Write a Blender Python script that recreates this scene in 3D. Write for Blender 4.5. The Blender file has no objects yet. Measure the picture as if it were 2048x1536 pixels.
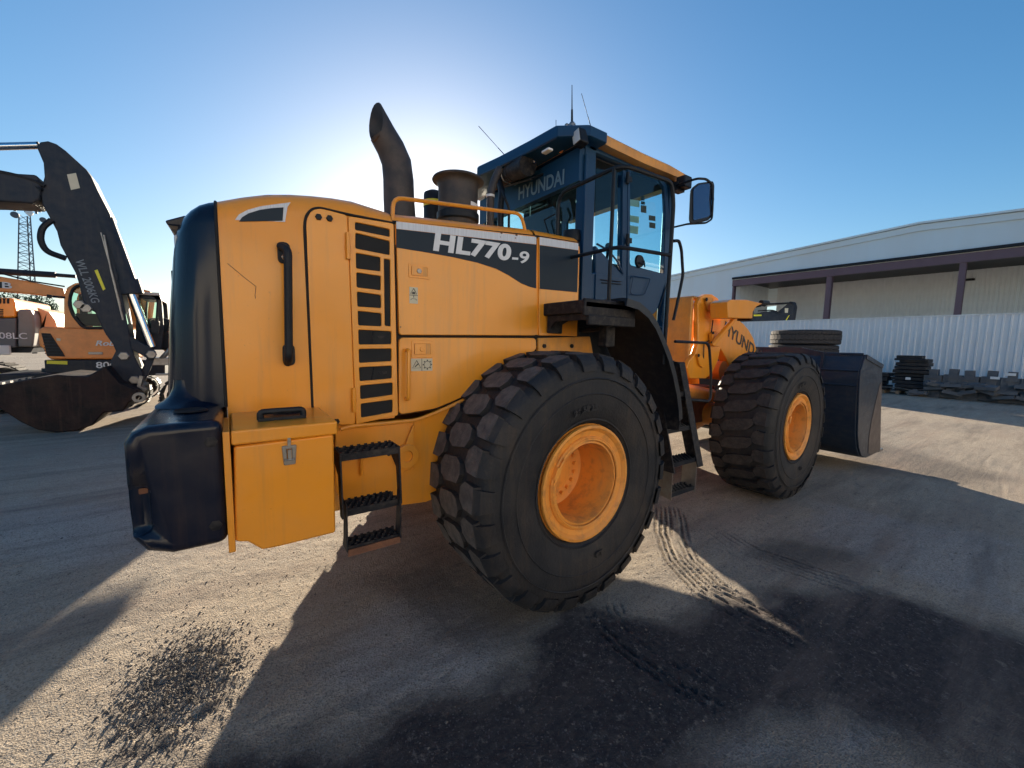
import bpy, bmesh, math, random
import numpy as np
from mathutils import Vector, Matrix
random.seed(7); np.random.seed(7)
scene = bpy.context.scene
R = math.radians
# ---------------- camera, sky, sun, exposure ----------------
CP = Vector((-1.912, -3.276, 1.762)); YAW, PIT, ROL, FPX = 0.9562, -0.1003, 0.0177, 801.8
_f = Vector((math.cos(YAW)*math.cos(PIT), math.sin(YAW)*math.cos(PIT), math.sin(PIT)))
_r0 = Vector((math.sin(YAW), -math.cos(YAW), 0)); _u0 = _r0.cross(_f)
_r = math.cos(ROL)*_r0 + math.sin(ROL)*_u0; _u = -math.sin(ROL)*_r0 + math.cos(ROL)*_u0
cd = bpy.data.cameras.new('camera'); cam = bpy.data.objects.new('camera', cd); scene.collection.objects.link(cam)
m = Matrix.Identity(4)
for i in range(3): m[i][0] = _r[i]; m[i][1] = _u[i]; m[i][2] = -_f[i]; m[i][3] = CP[i]
cam.matrix_world = m
cd.sensor_width = 36; cd.lens = FPX/2048*36; cd.clip_start = .05; cd.clip_end = 3000
scene.camera = cam
SUN_AZ, SUN_EL = 66.0, 13.0        # degrees from +X towards +Y, above the horizon
w = bpy.data.worlds.new('World'); scene.world = w; w.use_nodes = True
nt = w.node_tree; nt.nodes.clear()
sky = nt.nodes.new('ShaderNodeTexSky'); sky.sky_type = 'NISHITA'; sky.sun_disc = False
sky.sun_elevation = R(SUN_EL); sky.sun_rotation = R(90-SUN_AZ); sky.altitude = 30; sky.air_density = 1.0; sky.dust_density = .7; sky.ozone_density = 3.4
bg = nt.nodes.new('ShaderNodeBackground'); bg.inputs[1].default_value = .080
wo = nt.nodes.new('ShaderNodeOutputWorld'); hs = nt.nodes.new('ShaderNodeHueSaturation'); hs.inputs['Saturation'].default_value = 1.2; nt.links.new(sky.outputs[0], hs.inputs['Color'])
def vm(op, a, b):   # soft shoulder on the whole sky: c / (1 + k c)
    v = nt.nodes.new('ShaderNodeVectorMath'); v.operation = op
    for i, q in enumerate((a, b)):
        if isinstance(q, tuple): v.inputs[i].default_value = q
        else: nt.links.new(q, v.inputs[i])
    return v.outputs[0]
k_ = .055; c_ = vm('DIVIDE', hs.outputs[0], vm('ADD', vm('MULTIPLY', hs.outputs[0], (k_, k_, k_)), (1, 1, 1)))
nt.links.new(c_, bg.inputs[0]); nt.links.new(bg.outputs[0], wo.inputs[0])
sd = bpy.data.lights.new('sun', 'SUN'); sd.energy = 5.0; sd.angle = R(.55); sd.color = (1, .86, .66)
so = bpy.data.objects.new('sun', sd); scene.collection.objects.link(so)
so.rotation_euler = Vector((math.cos(R(SUN_AZ))*math.cos(R(SUN_EL)), math.sin(R(SUN_AZ))*math.cos(R(SUN_EL)), math.sin(R(SUN_EL)))).to_track_quat('Z', 'Y').to_euler()
scene.view_settings.view_transform = 'Standard'; scene.view_settings.look = 'None'
scene.view_settings.exposure = 1.5; scene.view_settings.gamma = 1
scene.view_settings.use_curve_mapping = False
COL = scene.collection

# ---------------- point helpers (a photo pixel on a known plane of the place -> metres) ----------------
def ray(px, py): return _f + _r*((px-1024)/FPX) - _u*((py-768)/FPX)
def at(px, py, ax, v):
    d = ray(px, py); k = 'xyz'.index(ax); return CP + d*((v-CP[k])/d[k])
def xz(y, *pts):
    o = []
    for a, b in pts:
        p = at(a, b, 'y', y); o.append((p.x, p.z))
    return o
# ---------------- materials ----------------
MATS = {}
def M(name, col, rough=.5, metal=0, col2=None, amt=.35, scale=6, bump=0, bscale=60, coat=0, rvar=.1, stretch=None, edge=.5, detail=5, spec=.5, grime=0, wave=0):
    m = bpy.data.materials.new(name); m.use_nodes = True; n = m.node_tree; L = n.links
    b = n.nodes['Principled BSDF']; b.inputs['Metallic'].default_value = metal; b.inputs['Roughness'].default_value = rough
    b.inputs['Specular IOR Level'].default_value = spec
    if coat: b.inputs['Coat Weight'].default_value = coat; b.inputs['Coat Roughness'].default_value = .12
    tc = n.nodes.new('ShaderNodeTexCoord'); src = tc.outputs['Object']
    if stretch:
        mp = n.nodes.new('ShaderNodeMapping'); mp.inputs['Scale'].default_value = stretch; L.new(src, mp.inputs[0]); src = mp.outputs[0]
    no = n.nodes.new('ShaderNodeTexNoise'); no.inputs['Scale'].default_value = scale; no.inputs['Detail'].default_value = detail; no.inputs['Roughness'].default_value = .62
    L.new(src, no.inputs['Vector'])
    cr = n.nodes.new('ShaderNodeValToRGB'); cr.color_ramp.elements[0].position = edge-.12; cr.color_ramp.elements[1].position = edge+.22
    L.new(no.outputs[0], cr.inputs[0])
    mx = n.nodes.new('ShaderNodeMix'); mx.data_type = 'RGBA'
    c2 = col2 or tuple(c*.6 for c in col)
    mx.inputs[6].default_value = (*col, 1); mx.inputs[7].default_value = (*[col[i]*(1-amt)+c2[i]*amt for i in range(3)], 1)
    L.new(cr.outputs[0], mx.inputs[0]); cout = mx.outputs[2]
    if grime:   # run-off streaks, dust and small specks in the paint
        for k, (st_, sc_, lo, hi, gc, am) in enumerate((((18, 18, 1.1), 1.0, .52, .72, (.34, .20, .10), .45), ((1, 1, 1), 55, .66, .74, (.12, .07, .04), .55), ((1, 1, 1), 1.6, .48, .75, (.55, .36, .20), .35))):
            mp2 = n.nodes.new('ShaderNodeMapping'); mp2.inputs['Scale'].default_value = st_; L.new(tc.outputs['Object'], mp2.inputs[0])
            n3 = n.nodes.new('ShaderNodeTexNoise'); n3.inputs['Scale'].default_value = sc_; n3.inputs['Detail'].default_value = 6; n3.inputs['Roughness'].default_value = .65; L.new(mp2.outputs[0], n3.inputs['Vector'])
            r3 = n.nodes.new('ShaderNodeMapRange'); r3.inputs[1].default_value = lo; r3.inputs[2].default_value = hi; r3.inputs[4].default_value = am*grime; L.new(n3.outputs[0], r3.inputs[0])
            m3 = n.nodes.new('ShaderNodeMix'); m3.data_type = 'RGBA'; L.new(r3.outputs[0], m3.inputs[0]); L.new(cout, m3.inputs[6]); m3.inputs[7].default_value = (*gc, 1); cout = m3.outputs[2]
    L.new(cout, b.inputs['Base Color'])
    mr = n.nodes.new('ShaderNodeMapRange'); mr.inputs[3].default_value = max(0, rough-rvar); mr.inputs[4].default_value = min(1, rough+rvar)
    L.new(no.outputs[0], mr.inputs[0]); L.new(mr.outputs[0], b.inputs['Roughness'])
    if bump:
        n2 = n.nodes.new('ShaderNodeTexNoise'); n2.inputs['Scale'].default_value = bscale; n2.inputs['Detail'].default_value = 4; L.new(src, n2.inputs['Vector'])
        bp = n.nodes.new('ShaderNodeBump'); bp.inputs['Strength'].default_value = bump; bp.inputs['Distance'].default_value = .01
        L.new(n2.outputs[0], bp.inputs['Height']); L.new(bp.outputs[0], b.inputs['Normal'])
        if wave:
            n4 = n.nodes.new('ShaderNodeTexNoise'); n4.inputs['Scale'].default_value = 2.6; n4.inputs['Detail'].default_value = 2; L.new(src, n4.inputs['Vector'])
            b4 = n.nodes.new('ShaderNodeBump'); b4.inputs['Strength'].default_value = wave; b4.inputs['Distance'].default_value = .04
            L.new(n4.outputs[0], b4.inputs['Height']); L.new(b4.outputs[0], bp.inputs['Normal'])
    MATS[name] = m; return m
def glass(name, tint, gl=1.0, rough=.02):
    m = bpy.data.materials.new(name); m.use_nodes = True; n = m.node_tree; n.nodes.clear(); L = n.links
    o = n.nodes.new('ShaderNodeOutputMaterial'); t = n.nodes.new('ShaderNodeBsdfTransparent'); t.inputs[0].default_value = (*tint, 1)
    g = n.nodes.new('ShaderNodeBsdfGlossy'); g.inputs[1].default_value = rough; g.inputs[0].default_value = (gl, gl, gl, 1)
    f0 = n.nodes.new('ShaderNodeFresnel'); f0.inputs[0].default_value = 1.5; gm = n.nodes.new('ShaderNodeNewGeometry'); f = n.nodes.new('ShaderNodeMath'); f.operation = 'MULTIPLY'; iv = n.nodes.new('ShaderNodeMath'); iv.operation = 'SUBTRACT'; iv.inputs[0].default_value = 1; L.new(gm.outputs['Backfacing'], iv.inputs[1]); L.new(f0.outputs[0], f.inputs[0]); L.new(iv.outputs[0], f.inputs[1]); x = n.nodes.new('ShaderNodeMixShader')
    L.new(f.outputs[0], x.inputs[0]); L.new(t.outputs[0], x.inputs[1]); L.new(g.outputs[0], x.inputs[2]); L.new(x.outputs[0], o.inputs[0]); return m
YEL = M('yellow_paint', (.90, .325, .016), .36, 0, (.74, .30, .04), .35, 3.5, .03, 90, .3, .1, grime=.5, wave=.5)
YELS = M('yellow_paint_sooty', (.80, .33, .04), .5, 0, (.30, .15, .07), .6, 5, .05, 60, .1, .1, grime=1, wave=.3)
RIM = M('rim_paint', (.90, .35, .05), .55, 0, (.28, .11, .05), .8, 11, .12, 50, .1, .12, edge=.62, grime=.7)
NAVY = M('black_cast_gloss', (.004, .009, .024), .24, 0, (.012, .016, .03), .6, 5, .06, 25, .04, .1, spec=.3, grime=.12, wave=.5)
COWL = M('grille_cowl_plastic', (.004, .010, .026), .2, 0, (.010, .016, .03), .6, 3, .02, 30, .04, .08, spec=.3)
CABM = M('cab_paint', (.006, .045, .115), .42, 0, (.012, .05, .11), .5, 4, .02, 60, 0, .08, spec=.3)
BLK = M('black_metal', (.009, .012, .018), .5, 0, (.04, .042, .048), .5, 14, .1, 60, 0, .15, edge=.55, spec=.25)
BLKD = M('dusty_black_metal', (.012, .013, .018), .6, 0, (.11, .09, .075), .6, 22, .2, 70, 0, .15, edge=.57, spec=.25)
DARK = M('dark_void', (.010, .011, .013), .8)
RUB = M('tyre_rubber', (.016, .018, .023), .62, 0, (.040, .038, .040), .7, 6, .35, 60, 0, .1, edge=.5, spec=.3, grime=.16, wave=.2)
RUBT = M('tyre_tread_rubber', (.095, .082, .076), .85, 0, (.20, .17, .15), .8, 16, 1.0, 45, 0, .05, spec=.3)
GAP = M('gap_dark', (.010, .008, .008), .8)  # dark tone for grooves, gaps and holes; their shade put into colour
SILV = M('silver_decal', (.62, .66, .74), .35, 0, (.35, .36, .42), .5, 30, 0, 60, .2, .1, stretch=(6, 1, .3))
LETT = M('white_decal', (.72, .74, .78), .45, 0, (.5, .5, .55), .3, 12)
BAND = M('black_decal', (.008, .022, .040), .45, 0, (.03, .04, .055), .35, 3, .02, 50, 0, .08, spec=.2)
STEEL = M('worn_steel', (.30, .29, .28), .4, .7, (.14, .12, .11), .5, 10, .1, 60)
CHROME = M('chrome_rod', (.75, .76, .8), .12, 1, amt=.1)
RUBF = M('front_tread_rubber', (.040, .037, .038), .85, 0, (.085, .075, .07), .8, 16, .9, 45, 0, .05, spec=.3)
SOOT = M('exhaust_steel', (.045, .042, .045), .62, .3, (.13, .10, .085), .6, 9, .1, 60)
RUST = M('rusty_steel', (.20, .085, .045), .85, 0, (.08, .04, .03), .7, 12, .4, 60)
LAMP = M('lamp_glass', (.55, .55, .55), .15, 0, coat=.8)
WHITE = M('white_plastic', (.75, .75, .75), .5, 0, amt=.15)
STK = M('sticker_cream', (.62, .56, .42), .5, 0, amt=.2)
STKB = M('sticker_blue', (.10, .13, .30), .5, 0, amt=.2)
INK = M('sticker_ink', (.05, .045, .04), .6)
HIVIS = M('yellow_reflective', (.75, .68, .03), .45, 0, amt=.2)
ORG = M('orange_paint', (.88, .30, .07), .45, 0, (.40, .14, .05), .4, 5, .03, 60, .2)
GREYP = M('grey_paint', (.10, .11, .13), .5, 0, (.16, .15, .14), .5, 5, .03, 60)
EXD = M('dusty_charcoal_paint', (.014, .024, .040), .55, 0, (.05, .05, .055), .6, 7, .2, 40, spec=.25, grime=.12, wave=.3)
BKT = M('excavator_bucket_steel', (.010, .008, .010), .65, .1, (.042, .022, .018), .9, 3, .8, 22, spec=.25, edge=.5, grime=.2, wave=.6)
LBKT = M('loader_bucket_paint', (.014, .028, .052), .38, 0, (.06, .06, .065), .6, 7, .15, 50, 0, spec=.4, edge=.56, grime=.12, wave=.3, stretch=(1, 1, 2.5))
LWORN = M('worn_bucket_edge', (.13, .105, .10), .5, .4, (.06, .05, .05), .5, 8, .2, 50)
SEAT = M('seat_fabric', (.02, .02, .024), .9)
GLASS = glass('cab_glass', (.70, .86, .90))
GLASSB = glass('excavator_glass', (.66, .86, .80))
FENCE = M('fence_steel_sheet', (.76, .80, .84), .5, 0, (.5, .52, .55), .4, 1.2, 0, 60, 0, .05, stretch=(1, 1, .25), grime=.35)
CLAD = M('building_cladding', (.54, .66, .75), .6, 0, (.52, .58, .62), .6, .5, stretch=(1, 1, .15))
CLADB = M('recess_cladding', (.74, .78, .80), .6, 0, (.60, .63, .65), .4, 1.2)
PURP = M('maroon_steel', (.12, .075, .10), .55, 0, amt=.3, scale=1)
CONC = M('weathered_track_steel', (.09, .10, .115), .75, 0, (.22, .2, .19), .6, 3, .4, 20)
WOOD = M('timber', (.28, .2, .13), .8, 0, amt=.4, scale=8)
LEAF = M('tree_leaves', (.05, .085, .03), .7, 0, (.09, .11, .04), .8, .8)
BARK = M('tree_bark', (.12, .09, .07), .9)

# ---------------- geometry ----------------
LOC = {}
def G_box(c, s, rot=None):
    V = [Vector((sx*s[0]/2, sy*s[1]/2, sz*s[2]/2)) for sx in (-1, 1) for sy in (-1, 1) for sz in (-1, 1)]
    if rot: mt = Matrix.Rotation(rot[1], 3, rot[0]); V = [mt@v for v in V]
    V = [v+Vector(c) for v in V]
    return V, [(0, 1, 3, 2), (4, 6, 7, 5), (0, 4, 5, 1), (2, 3, 7, 6), (0, 2, 6, 4), (1, 5, 7, 3)]
def G_prism(pts, pl, a, b):
    def mk(p, h): return Vector({'xz': (p[0], h, p[1]), 'xy': (p[0], p[1], h), 'yz': (h, p[0], p[1])}[pl])
    n = len(pts); V = [mk(p, a) for p in pts]+[mk(p, b) for p in pts]
    F = [tuple(range(n)), tuple(range(2*n-1, n-1, -1))]+[(i, (i+1) % n, n+(i+1) % n, n+i) for i in range(n)]
    return V, F
def fillet(pts, r, k=4):
    P = [Vector(p) for p in pts]; o = [P[0]]
    for i in range(1, len(P)-1):
        a, b, c = P[i-1], P[i], P[i+1]; d1 = (a-b); d2 = (c-b)
        q = min(r, d1.length*.45, d2.length*.45); s = b+d1.normalized()*q; e = b+d2.normalized()*q
        for j in range(k+1):
            t = j/k; o.append(s*(1-t)**2+b*2*t*(1-t)+e*t*t)
    o.append(P[-1]); return o
def G_tube(pts, r, fil=0, res=8, r2=None, caps=True, radii=None):
    P = fillet(pts, fil) if fil else [Vector(p) for p in pts]
    n = len(P); V = []; F = []; t0 = (P[1]-P[0]).normalized()
    u = t0.orthogonal().normalized()
    for i in range(n):
        t = ((P[min(i+1, n-1)]-P[max(i-1, 0)])).normalized(); u = (u-t*u.dot(t)).normalized(); v = t.cross(u)
        rr = radii[i] if radii else (r if r2 is None else r+(r2-r)*i/(n-1))
        for j in range(res):
            a = 2*math.pi*j/res; V.append(P[i]+u*rr*math.cos(a)+v*rr*math.sin(a))
    for i in range(n-1):
        for j in range(res): F.append((i*res+j, i*res+(j+1) % res, (i+1)*res+(j+1) % res, (i+1)*res+j))
    if caps: F += [tuple(range(res-1, -1, -1)), tuple((n-1)*res+j for j in range(res))]
    return V, F
def G_lathe(prof, c, axis='y', n=32, a0=0, a1=2*math.pi):
    V = []; F = []; full = abs(a1-a0-2*math.pi) < 1e-6; k = n if full else n+1
    for i in range(k):
        a = a0+(a1-a0)*i/n
        for rr, h in prof:
            ca, sa = rr*math.cos(a), rr*math.sin(a)
            V.append(Vector(c)+Vector({'y': (ca, h, sa), 'z': (ca, sa, h), 'x': (h, ca, sa)}[axis]))
    q = len(prof)
    for i in range(n):
        i2 = (i+1) % k
        for j in range(q-1): F.append((i*q+j, i2*q+j, i2*q+j+1, i*q+j+1))
    return V, F
def G_loft(secs, close=False):
    q = len(secs[0]); V = [Vector(p) for s in secs for p in s]; F = []
    for i in range(len(secs)-1):
        for j in range(q if close else q-1):
            F.append((i*q+j, i*q+(j+1) % q, (i+1)*q+(j+1) % q, (i+1)*q+j))
    if close: F += [tuple(range(q-1, -1, -1)), tuple((len(secs)-1)*q+j for j in range(q))]
    return V, F
def G_sph(c, r, sc=(1, 1, 1), n=10):
    return G_lathe([(r*math.sin(math.pi*j/n)*1.0+1e-5, -r*math.cos(math.pi*j/n)*sc[2]) for j in range(n+1)], c, 'z', n+4)
def mir(g):  # mirror about y = 0
    V, F = g; return [Vector((v[0], -v[1], v[2])) for v in V], [tuple(reversed(f)) for f in F]
def mk_mesh(name, geos, mats, recalc=True, ang=35):
    if isinstance(geos, tuple): geos = [geos]
    V = []; F = []; MI = []
    for g in geos:
        o = len(V); V += [tuple(v) for v in g[0]]; F += [tuple(i+o for i in f) for f in g[1]]
        MI += [g[2] if len(g) > 2 else 0]*len(g[1])
    me = bpy.data.meshes.new(name); me.from_pydata(V, [], F)
    for mt in (mats if isinstance(mats, (list, tuple)) else [mats]): me.materials.append(mt)
    me.polygons.foreach_set('material_index', MI)
    if recalc:
        bm = bmesh.new(); bm.from_mesh(me); bmesh.ops.recalc_face_normals(bm, faces=bm.faces); bm.to_mesh(me); bm.free()
    me.polygons.foreach_set('use_smooth', [True]*len(me.polygons)); me.set_sharp_from_angle(angle=R(ang)); me.update()
    return me
def ob(name, geos, mats, parent=None, bevel=0, recalc=True, ang=35, label=None, seg=2):
    me = mk_mesh(name, geos, mats, recalc, ang); o = bpy.data.objects.new(name, me); COL.objects.link(o)
    if parent: o.parent = parent
    q = parent if not parent or parent.type == 'EMPTY' else parent.parent
    if q and q.name in LOC: me.transform(Matrix.Translation(-LOC[q.name]))
    if bevel:
        b = o.modifiers.new('bevel', 'BEVEL'); b.width = bevel; b.segments = seg; b.limit_method = 'ANGLE'; b.angle_limit = R(40); b.harden_normals = True
    if label: o['label'] = label
    return o
def thing(name, label, cat, loc=(0, 0, 0), group=None):
    o = bpy.data.objects.new(name, None); COL.objects.link(o); o.location = loc; LOC[o.name] = Vector(loc)
    o.empty_display_size = .2; o['label'] = label; o['category'] = cat
    if group: o['group'] = group
    return o
def tag(o, label, cat, group=None):
    o['label'] = label; o['category'] = cat
    if group: o['group'] = group
    return o
def struct(o): o['kind'] = 'structure'; return o
def curve_mesh(cu):
    o = bpy.data.objects.new('t', cu); COL.objects.link(o); bpy.context.view_layer.update()
    me = bpy.data.meshes.new_from_object(o.evaluated_get(bpy.context.evaluated_depsgraph_get())); bpy.data.objects.remove(o); return me
def G_from_me(me, mt):
    return [mt@v.co for v in me.vertices], [tuple(p.vertices) for p in me.polygons]
def G_panel(outer, holes, y, th, bev=.004):  # flat plate with holes in an XZ plane, outer face at y
    cu = bpy.data.curves.new('c', 'CURVE'); cu.dimensions = '2D'; cu.fill_mode = 'BOTH'; cu.extrude = max(th/2-bev, .0005); cu.bevel_depth = bev; cu.bevel_resolution = 1; cu.offset = -bev
    for loop in [outer]+list(holes):
        s = cu.splines.new('POLY'); s.points.add(len(loop)-1)
        for i, p in enumerate(loop): s.points[i].co = (p[0], p[1], 0, 1)
        s.use_cyclic_u = True
    me = curve_mesh(cu)
    return G_from_me(me, Matrix(((1, 0, 0, 0), (0, 0, -1, y+th/2), (0, 1, 0, 0), (0, 0, 0, 1))))
def G_text(s, size, org, xd, yd, ext=.0015, bold=0, sx=1, shear=0, align='LEFT', spacing=1):
    cu = bpy.data.curves.new('t', 'FONT'); cu.body = s; cu.size = size; cu.extrude = ext; cu.offset = bold; cu.shear = shear; cu.align_x = align; cu.space_character = spacing
    me = curve_mesh(cu); xd = Vector(xd).normalized(); yd = Vector(yd); yd = (yd-xd*yd.dot(xd)).normalized(); zd = xd.cross(yd)
    mt = Matrix.Identity(4)
    for i in range(3): mt[i][0] = xd[i]*sx; mt[i][1] = yd[i]; mt[i][2] = zd[i]; mt[i][3] = org[i]
    return G_from_me(me, mt)
def rnd(pts, r, k=4):  # round the corners of a closed 2D loop
    n = len(pts); o = []
    for i in range(n):
        a, b, c = Vector(pts[i-1]), Vector(pts[i]), Vector(pts[(i+1) % n]); d1 = a-b; d2 = c-b
        q = min(r, d1.length*.48, d2.length*.48); s = b+d1.normalized()*q; e = b+d2.normalized()*q
        for j in range(k+1):
            t = j/k; v = s*(1-t)**2+b*2*t*(1-t)+e*t*t; o.append((v.x, v.y))
    return o
def G_bolt(p, r, ax='y', h=.012, s=-1):
    return G_lathe([(1e-5, s*h), (r*.85, s*h), (r, s*h*.7), (r, 0)], p, ax, 6)
# ================= SETTING =================
def vnoise(x, y, seed, n=256):
    rs = np.random.RandomState(seed); g = rs.rand(n, n)
    xi = np.floor(x).astype(int); yi = np.floor(y).astype(int); fx = x-xi; fy = y-yi
    fx = fx*fx*(3-2*fx); fy = fy*fy*(3-2*fy); a = lambda i, j: g[(xi+i) % n, (yi+j) % n]
    return (a(0, 0)*(1-fx)+a(1, 0)*fx)*(1-fy)+(a(0, 1)*(1-fx)+a(1, 1)*fx)*fy
def fbm(x, y, f, seed, o=4):
    s = 0; am = 1; t = 0
    for i in range(o): s = s+am*(vnoise(x*f+7.3*i, y*f+3.1*i, seed+i)-.5); t += am; am *= .55; f *= 2.03
    return s/t*2
def grow(a, b, st, lim, k=1.10):
    xs = list(np.arange(a, b, st)); d = st; x = xs[0]; lo = []
    while x > -lim: d *= k; x -= d; lo.append(x)
    d = st; x = xs[-1]; hi = []
    while x < lim: d *= k; x += d; hi.append(x)
    return np.array(lo[::-1]+xs+hi)
gx = grow(-3.6, 4.6, .0175, 900); gy = grow(-2.9, 1.6, .0175, 900)
GX, GY = np.meshgrid(gx, gy, indexing='ij')
near = np.exp(-(np.maximum(0, np.hypot(GX-.5, GY+.6)-4)/9)**2)
def blob(cx, cy, rx, ry, ang=0, soft=.5, wob=.35, seed=11):
    c, s = math.cos(ang), math.sin(ang); dx, dy = GX-cx, GY-cy
    d = np.hypot((dx*c+dy*s)/rx, (-dx*s+dy*c)/ry)+wob*fbm(GX, GY, 1.7, seed)+.12*fbm(GX, GY, 12, seed+5)
    return np.clip((1-d)/soft+.5, 0, 1)
Z = .010*fbm(GX, GY, 1.1, 1)+.0035*fbm(GX, GY, 9, 2, 3)+.0036*fbm(GX, GY, 33, 3, 2)
LC = at(365, 1365, 'z', 0)
lump = blob(LC.x, LC.y, .20, .32, -.35, .7, .9, 21)
Z += lump*(.020*np.maximum(0, fbm(GX, GY, 20, 31, 3))+.008*fbm(GX, GY, 40, 33, 2))
# curved grooves scraped by turning tyres, right of the rear wheel
def grooves(cx, cy, r0, r1, a0, a1, n, dep, seed):
    rr = np.hypot(GX-cx, GY-cy); aa = np.degrees(np.arctan2(GY-cy, GX-cx))
    m = np.clip((rr-r0)/.15, 0, 1)*np.clip((r1-rr)/.15, 0, 1)*np.clip((aa-a0)/12, 0, 1)*np.clip((a1-aa)/12, 0, 1)
    ph = (rr+.03*fbm(GX, GY, 1.3, seed)+.012*fbm(GX, GY, 5, seed+1))*n
    g = np.maximum(0, np.sin(ph*2*np.pi))**2*np.clip(.4+1.6*vnoise(rr*n, aa*.11, seed+3), 0, 1.3)
    return m*g*dep
def poly_d(P):   # signed distance to a polyline and position along it
    best = np.full(GX.shape, 1e9); sg = np.zeros(GX.shape); al = np.zeros(GX.shape); T = 0; m_ = np.hypot(GX-P[1][0], GY-P[1][1]) < 5
    X, Y = GX[m_], GY[m_]; bb = best[m_]; ss = sg[m_]; aa = al[m_]
    for (x0, y0), (x1, y1) in zip(P[:-1], P[1:]):
        L_ = math.hypot(x1-x0, y1-y0); ux, uy = (x1-x0)/L_, (y1-y0)/L_; t = np.clip((X-x0)*ux+(Y-y0)*uy, 0, L_); dx, dy = X-x0-t*ux, Y-y0-t*uy; d = np.hypot(dx, dy)
        k = d < bb; bb = np.where(k, d, bb); ss = np.where(k, np.sign(ux*dy-uy*dx), ss); aa = np.where(k, T+t, aa); T += L_
    best[m_] = bb; sg[m_] = ss; al[m_] = aa; return best*sg, al, T
def groove_set(px, half, per, dep, seed):
    P = [(v.x, v.y) for v in (at(a, b, 'z', 0) for a, b in px)]; d, al, T = poly_d(P)
    d = d+.02*fbm(GX, GY, 2.2, seed)+.006*fbm(GX, GY, 9, seed+1); mk = np.clip((half-np.abs(d))/.08, 0, 1)*np.clip(al/.25, 0, 1)*np.clip((T-al)/.3, 0, 1)
    row = np.floor(d/per+.5); st = vnoise(row*7.7+100, al*2.2+50, seed+2)
    return mk*np.maximum(0, np.cos(2*np.pi*d/per))**3*np.clip(st*2-.3, 0, 1)*dep
gv = groove_set([(1335, 1010), (1345, 1070), (1365, 1120), (1420, 1175), (1500, 1225), (1640, 1290)], .19, .046, .050, 51)
gv = gv+groove_set([(1190, 1190), (1200, 1230), (1260, 1290), (1370, 1360), (1500, 1420)], .22, .052, .034, 53)+groove_set([(1430, 1060), (1500, 1105), (1640, 1150), (1780, 1190)], .2, .06, .022, 55)
Z -= gv
tr = np.clip(1-np.abs(GY+3.1+.12*GX+.2*fbm(GX, GY, .5, 61))/.5, 0, 1)*np.maximum(0, np.sin(GX*2*np.pi/.3))*.008
Z = (Z-tr)*near
for wx, wy in ((0, -1.15), (0, 1.15), (3.5, -1.1), (3.46, 1.2)):
    d = np.maximum(np.abs(GX-wx)-.3, 0)+np.maximum(np.abs(GY-wy)-.3, 0); Z *= np.clip(d/.25, 0, 1)
far_m = np.clip(np.hypot(GX, GY)/40, 0, 1)
def in_poly(P, X, Y):
    c = np.zeros(X.shape, bool); j = len(P)-1
    for i in range(len(P)):
        (xi, yi), (xj, yj) = P[i], P[j]; c ^= ((yi > Y) != (yj > Y)) & (X < (xj-xi)*(Y-yi)/(yj-yi+1e-12)+xi); j = i
    return c
def region(px, extra=(), wob=.10, soft=.10, seed=1):
    P = [(v.x, v.y) for v in (at(a, b, 'z', 0) for a, b in px)]+list(extra); o = np.zeros(GX.shape)
    wx, wy = wob*fbm(GX, GY, 2.5, seed, 5), wob*fbm(GX, GY, 2.5, seed+20, 5)
    for k in range(8):
        a = k*math.pi/4; o += in_poly(P, GX+wx+soft*math.cos(a)*(.5+.5*(k % 2)), GY+wy+soft*math.sin(a)*(.5+.5*(k % 2)))
    return o/8
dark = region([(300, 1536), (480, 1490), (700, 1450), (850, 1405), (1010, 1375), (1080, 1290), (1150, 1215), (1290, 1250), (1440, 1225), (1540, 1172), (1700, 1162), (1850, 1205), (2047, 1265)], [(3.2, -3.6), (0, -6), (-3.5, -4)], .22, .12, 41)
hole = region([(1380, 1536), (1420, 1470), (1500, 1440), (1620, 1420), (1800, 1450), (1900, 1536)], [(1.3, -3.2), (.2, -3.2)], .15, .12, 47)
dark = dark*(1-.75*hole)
dark = np.maximum(dark, np.clip(gv/.022, 0, .85))  # shade of the grooves also put into the colour, besides the relief
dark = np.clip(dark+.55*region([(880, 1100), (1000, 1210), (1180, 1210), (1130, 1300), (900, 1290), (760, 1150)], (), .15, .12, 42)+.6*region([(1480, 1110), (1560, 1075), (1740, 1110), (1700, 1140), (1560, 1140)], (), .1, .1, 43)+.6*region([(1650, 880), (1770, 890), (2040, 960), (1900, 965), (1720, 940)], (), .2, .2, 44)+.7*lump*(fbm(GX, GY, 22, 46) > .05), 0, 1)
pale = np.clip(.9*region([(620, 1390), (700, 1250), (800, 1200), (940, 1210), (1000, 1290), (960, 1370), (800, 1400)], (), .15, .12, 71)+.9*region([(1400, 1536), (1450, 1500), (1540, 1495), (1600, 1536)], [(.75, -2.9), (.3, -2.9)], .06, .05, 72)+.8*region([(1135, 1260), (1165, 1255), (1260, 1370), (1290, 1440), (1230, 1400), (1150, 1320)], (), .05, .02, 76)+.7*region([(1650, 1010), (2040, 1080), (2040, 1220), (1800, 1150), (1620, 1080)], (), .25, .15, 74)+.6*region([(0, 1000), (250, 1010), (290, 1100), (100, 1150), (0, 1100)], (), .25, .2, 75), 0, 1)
nx, ny = GX.shape
V = np.stack([GX, GY, Z], -1).reshape(-1, 3)
ii = np.arange(nx*ny).reshape(nx, ny)
Fq = np.stack([ii[:-1, :-1], ii[1:, :-1], ii[1:, 1:], ii[:-1, 1:]], -1).reshape(-1, 4)
me = bpy.data.meshes.new('ground'); me.vertices.add(len(V)); me.vertices.foreach_set('co', V.ravel().astype(np.float32))
me.loops.add(Fq.size); me.loops.foreach_set('vertex_index', Fq.ravel().astype(np.int32))
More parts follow.
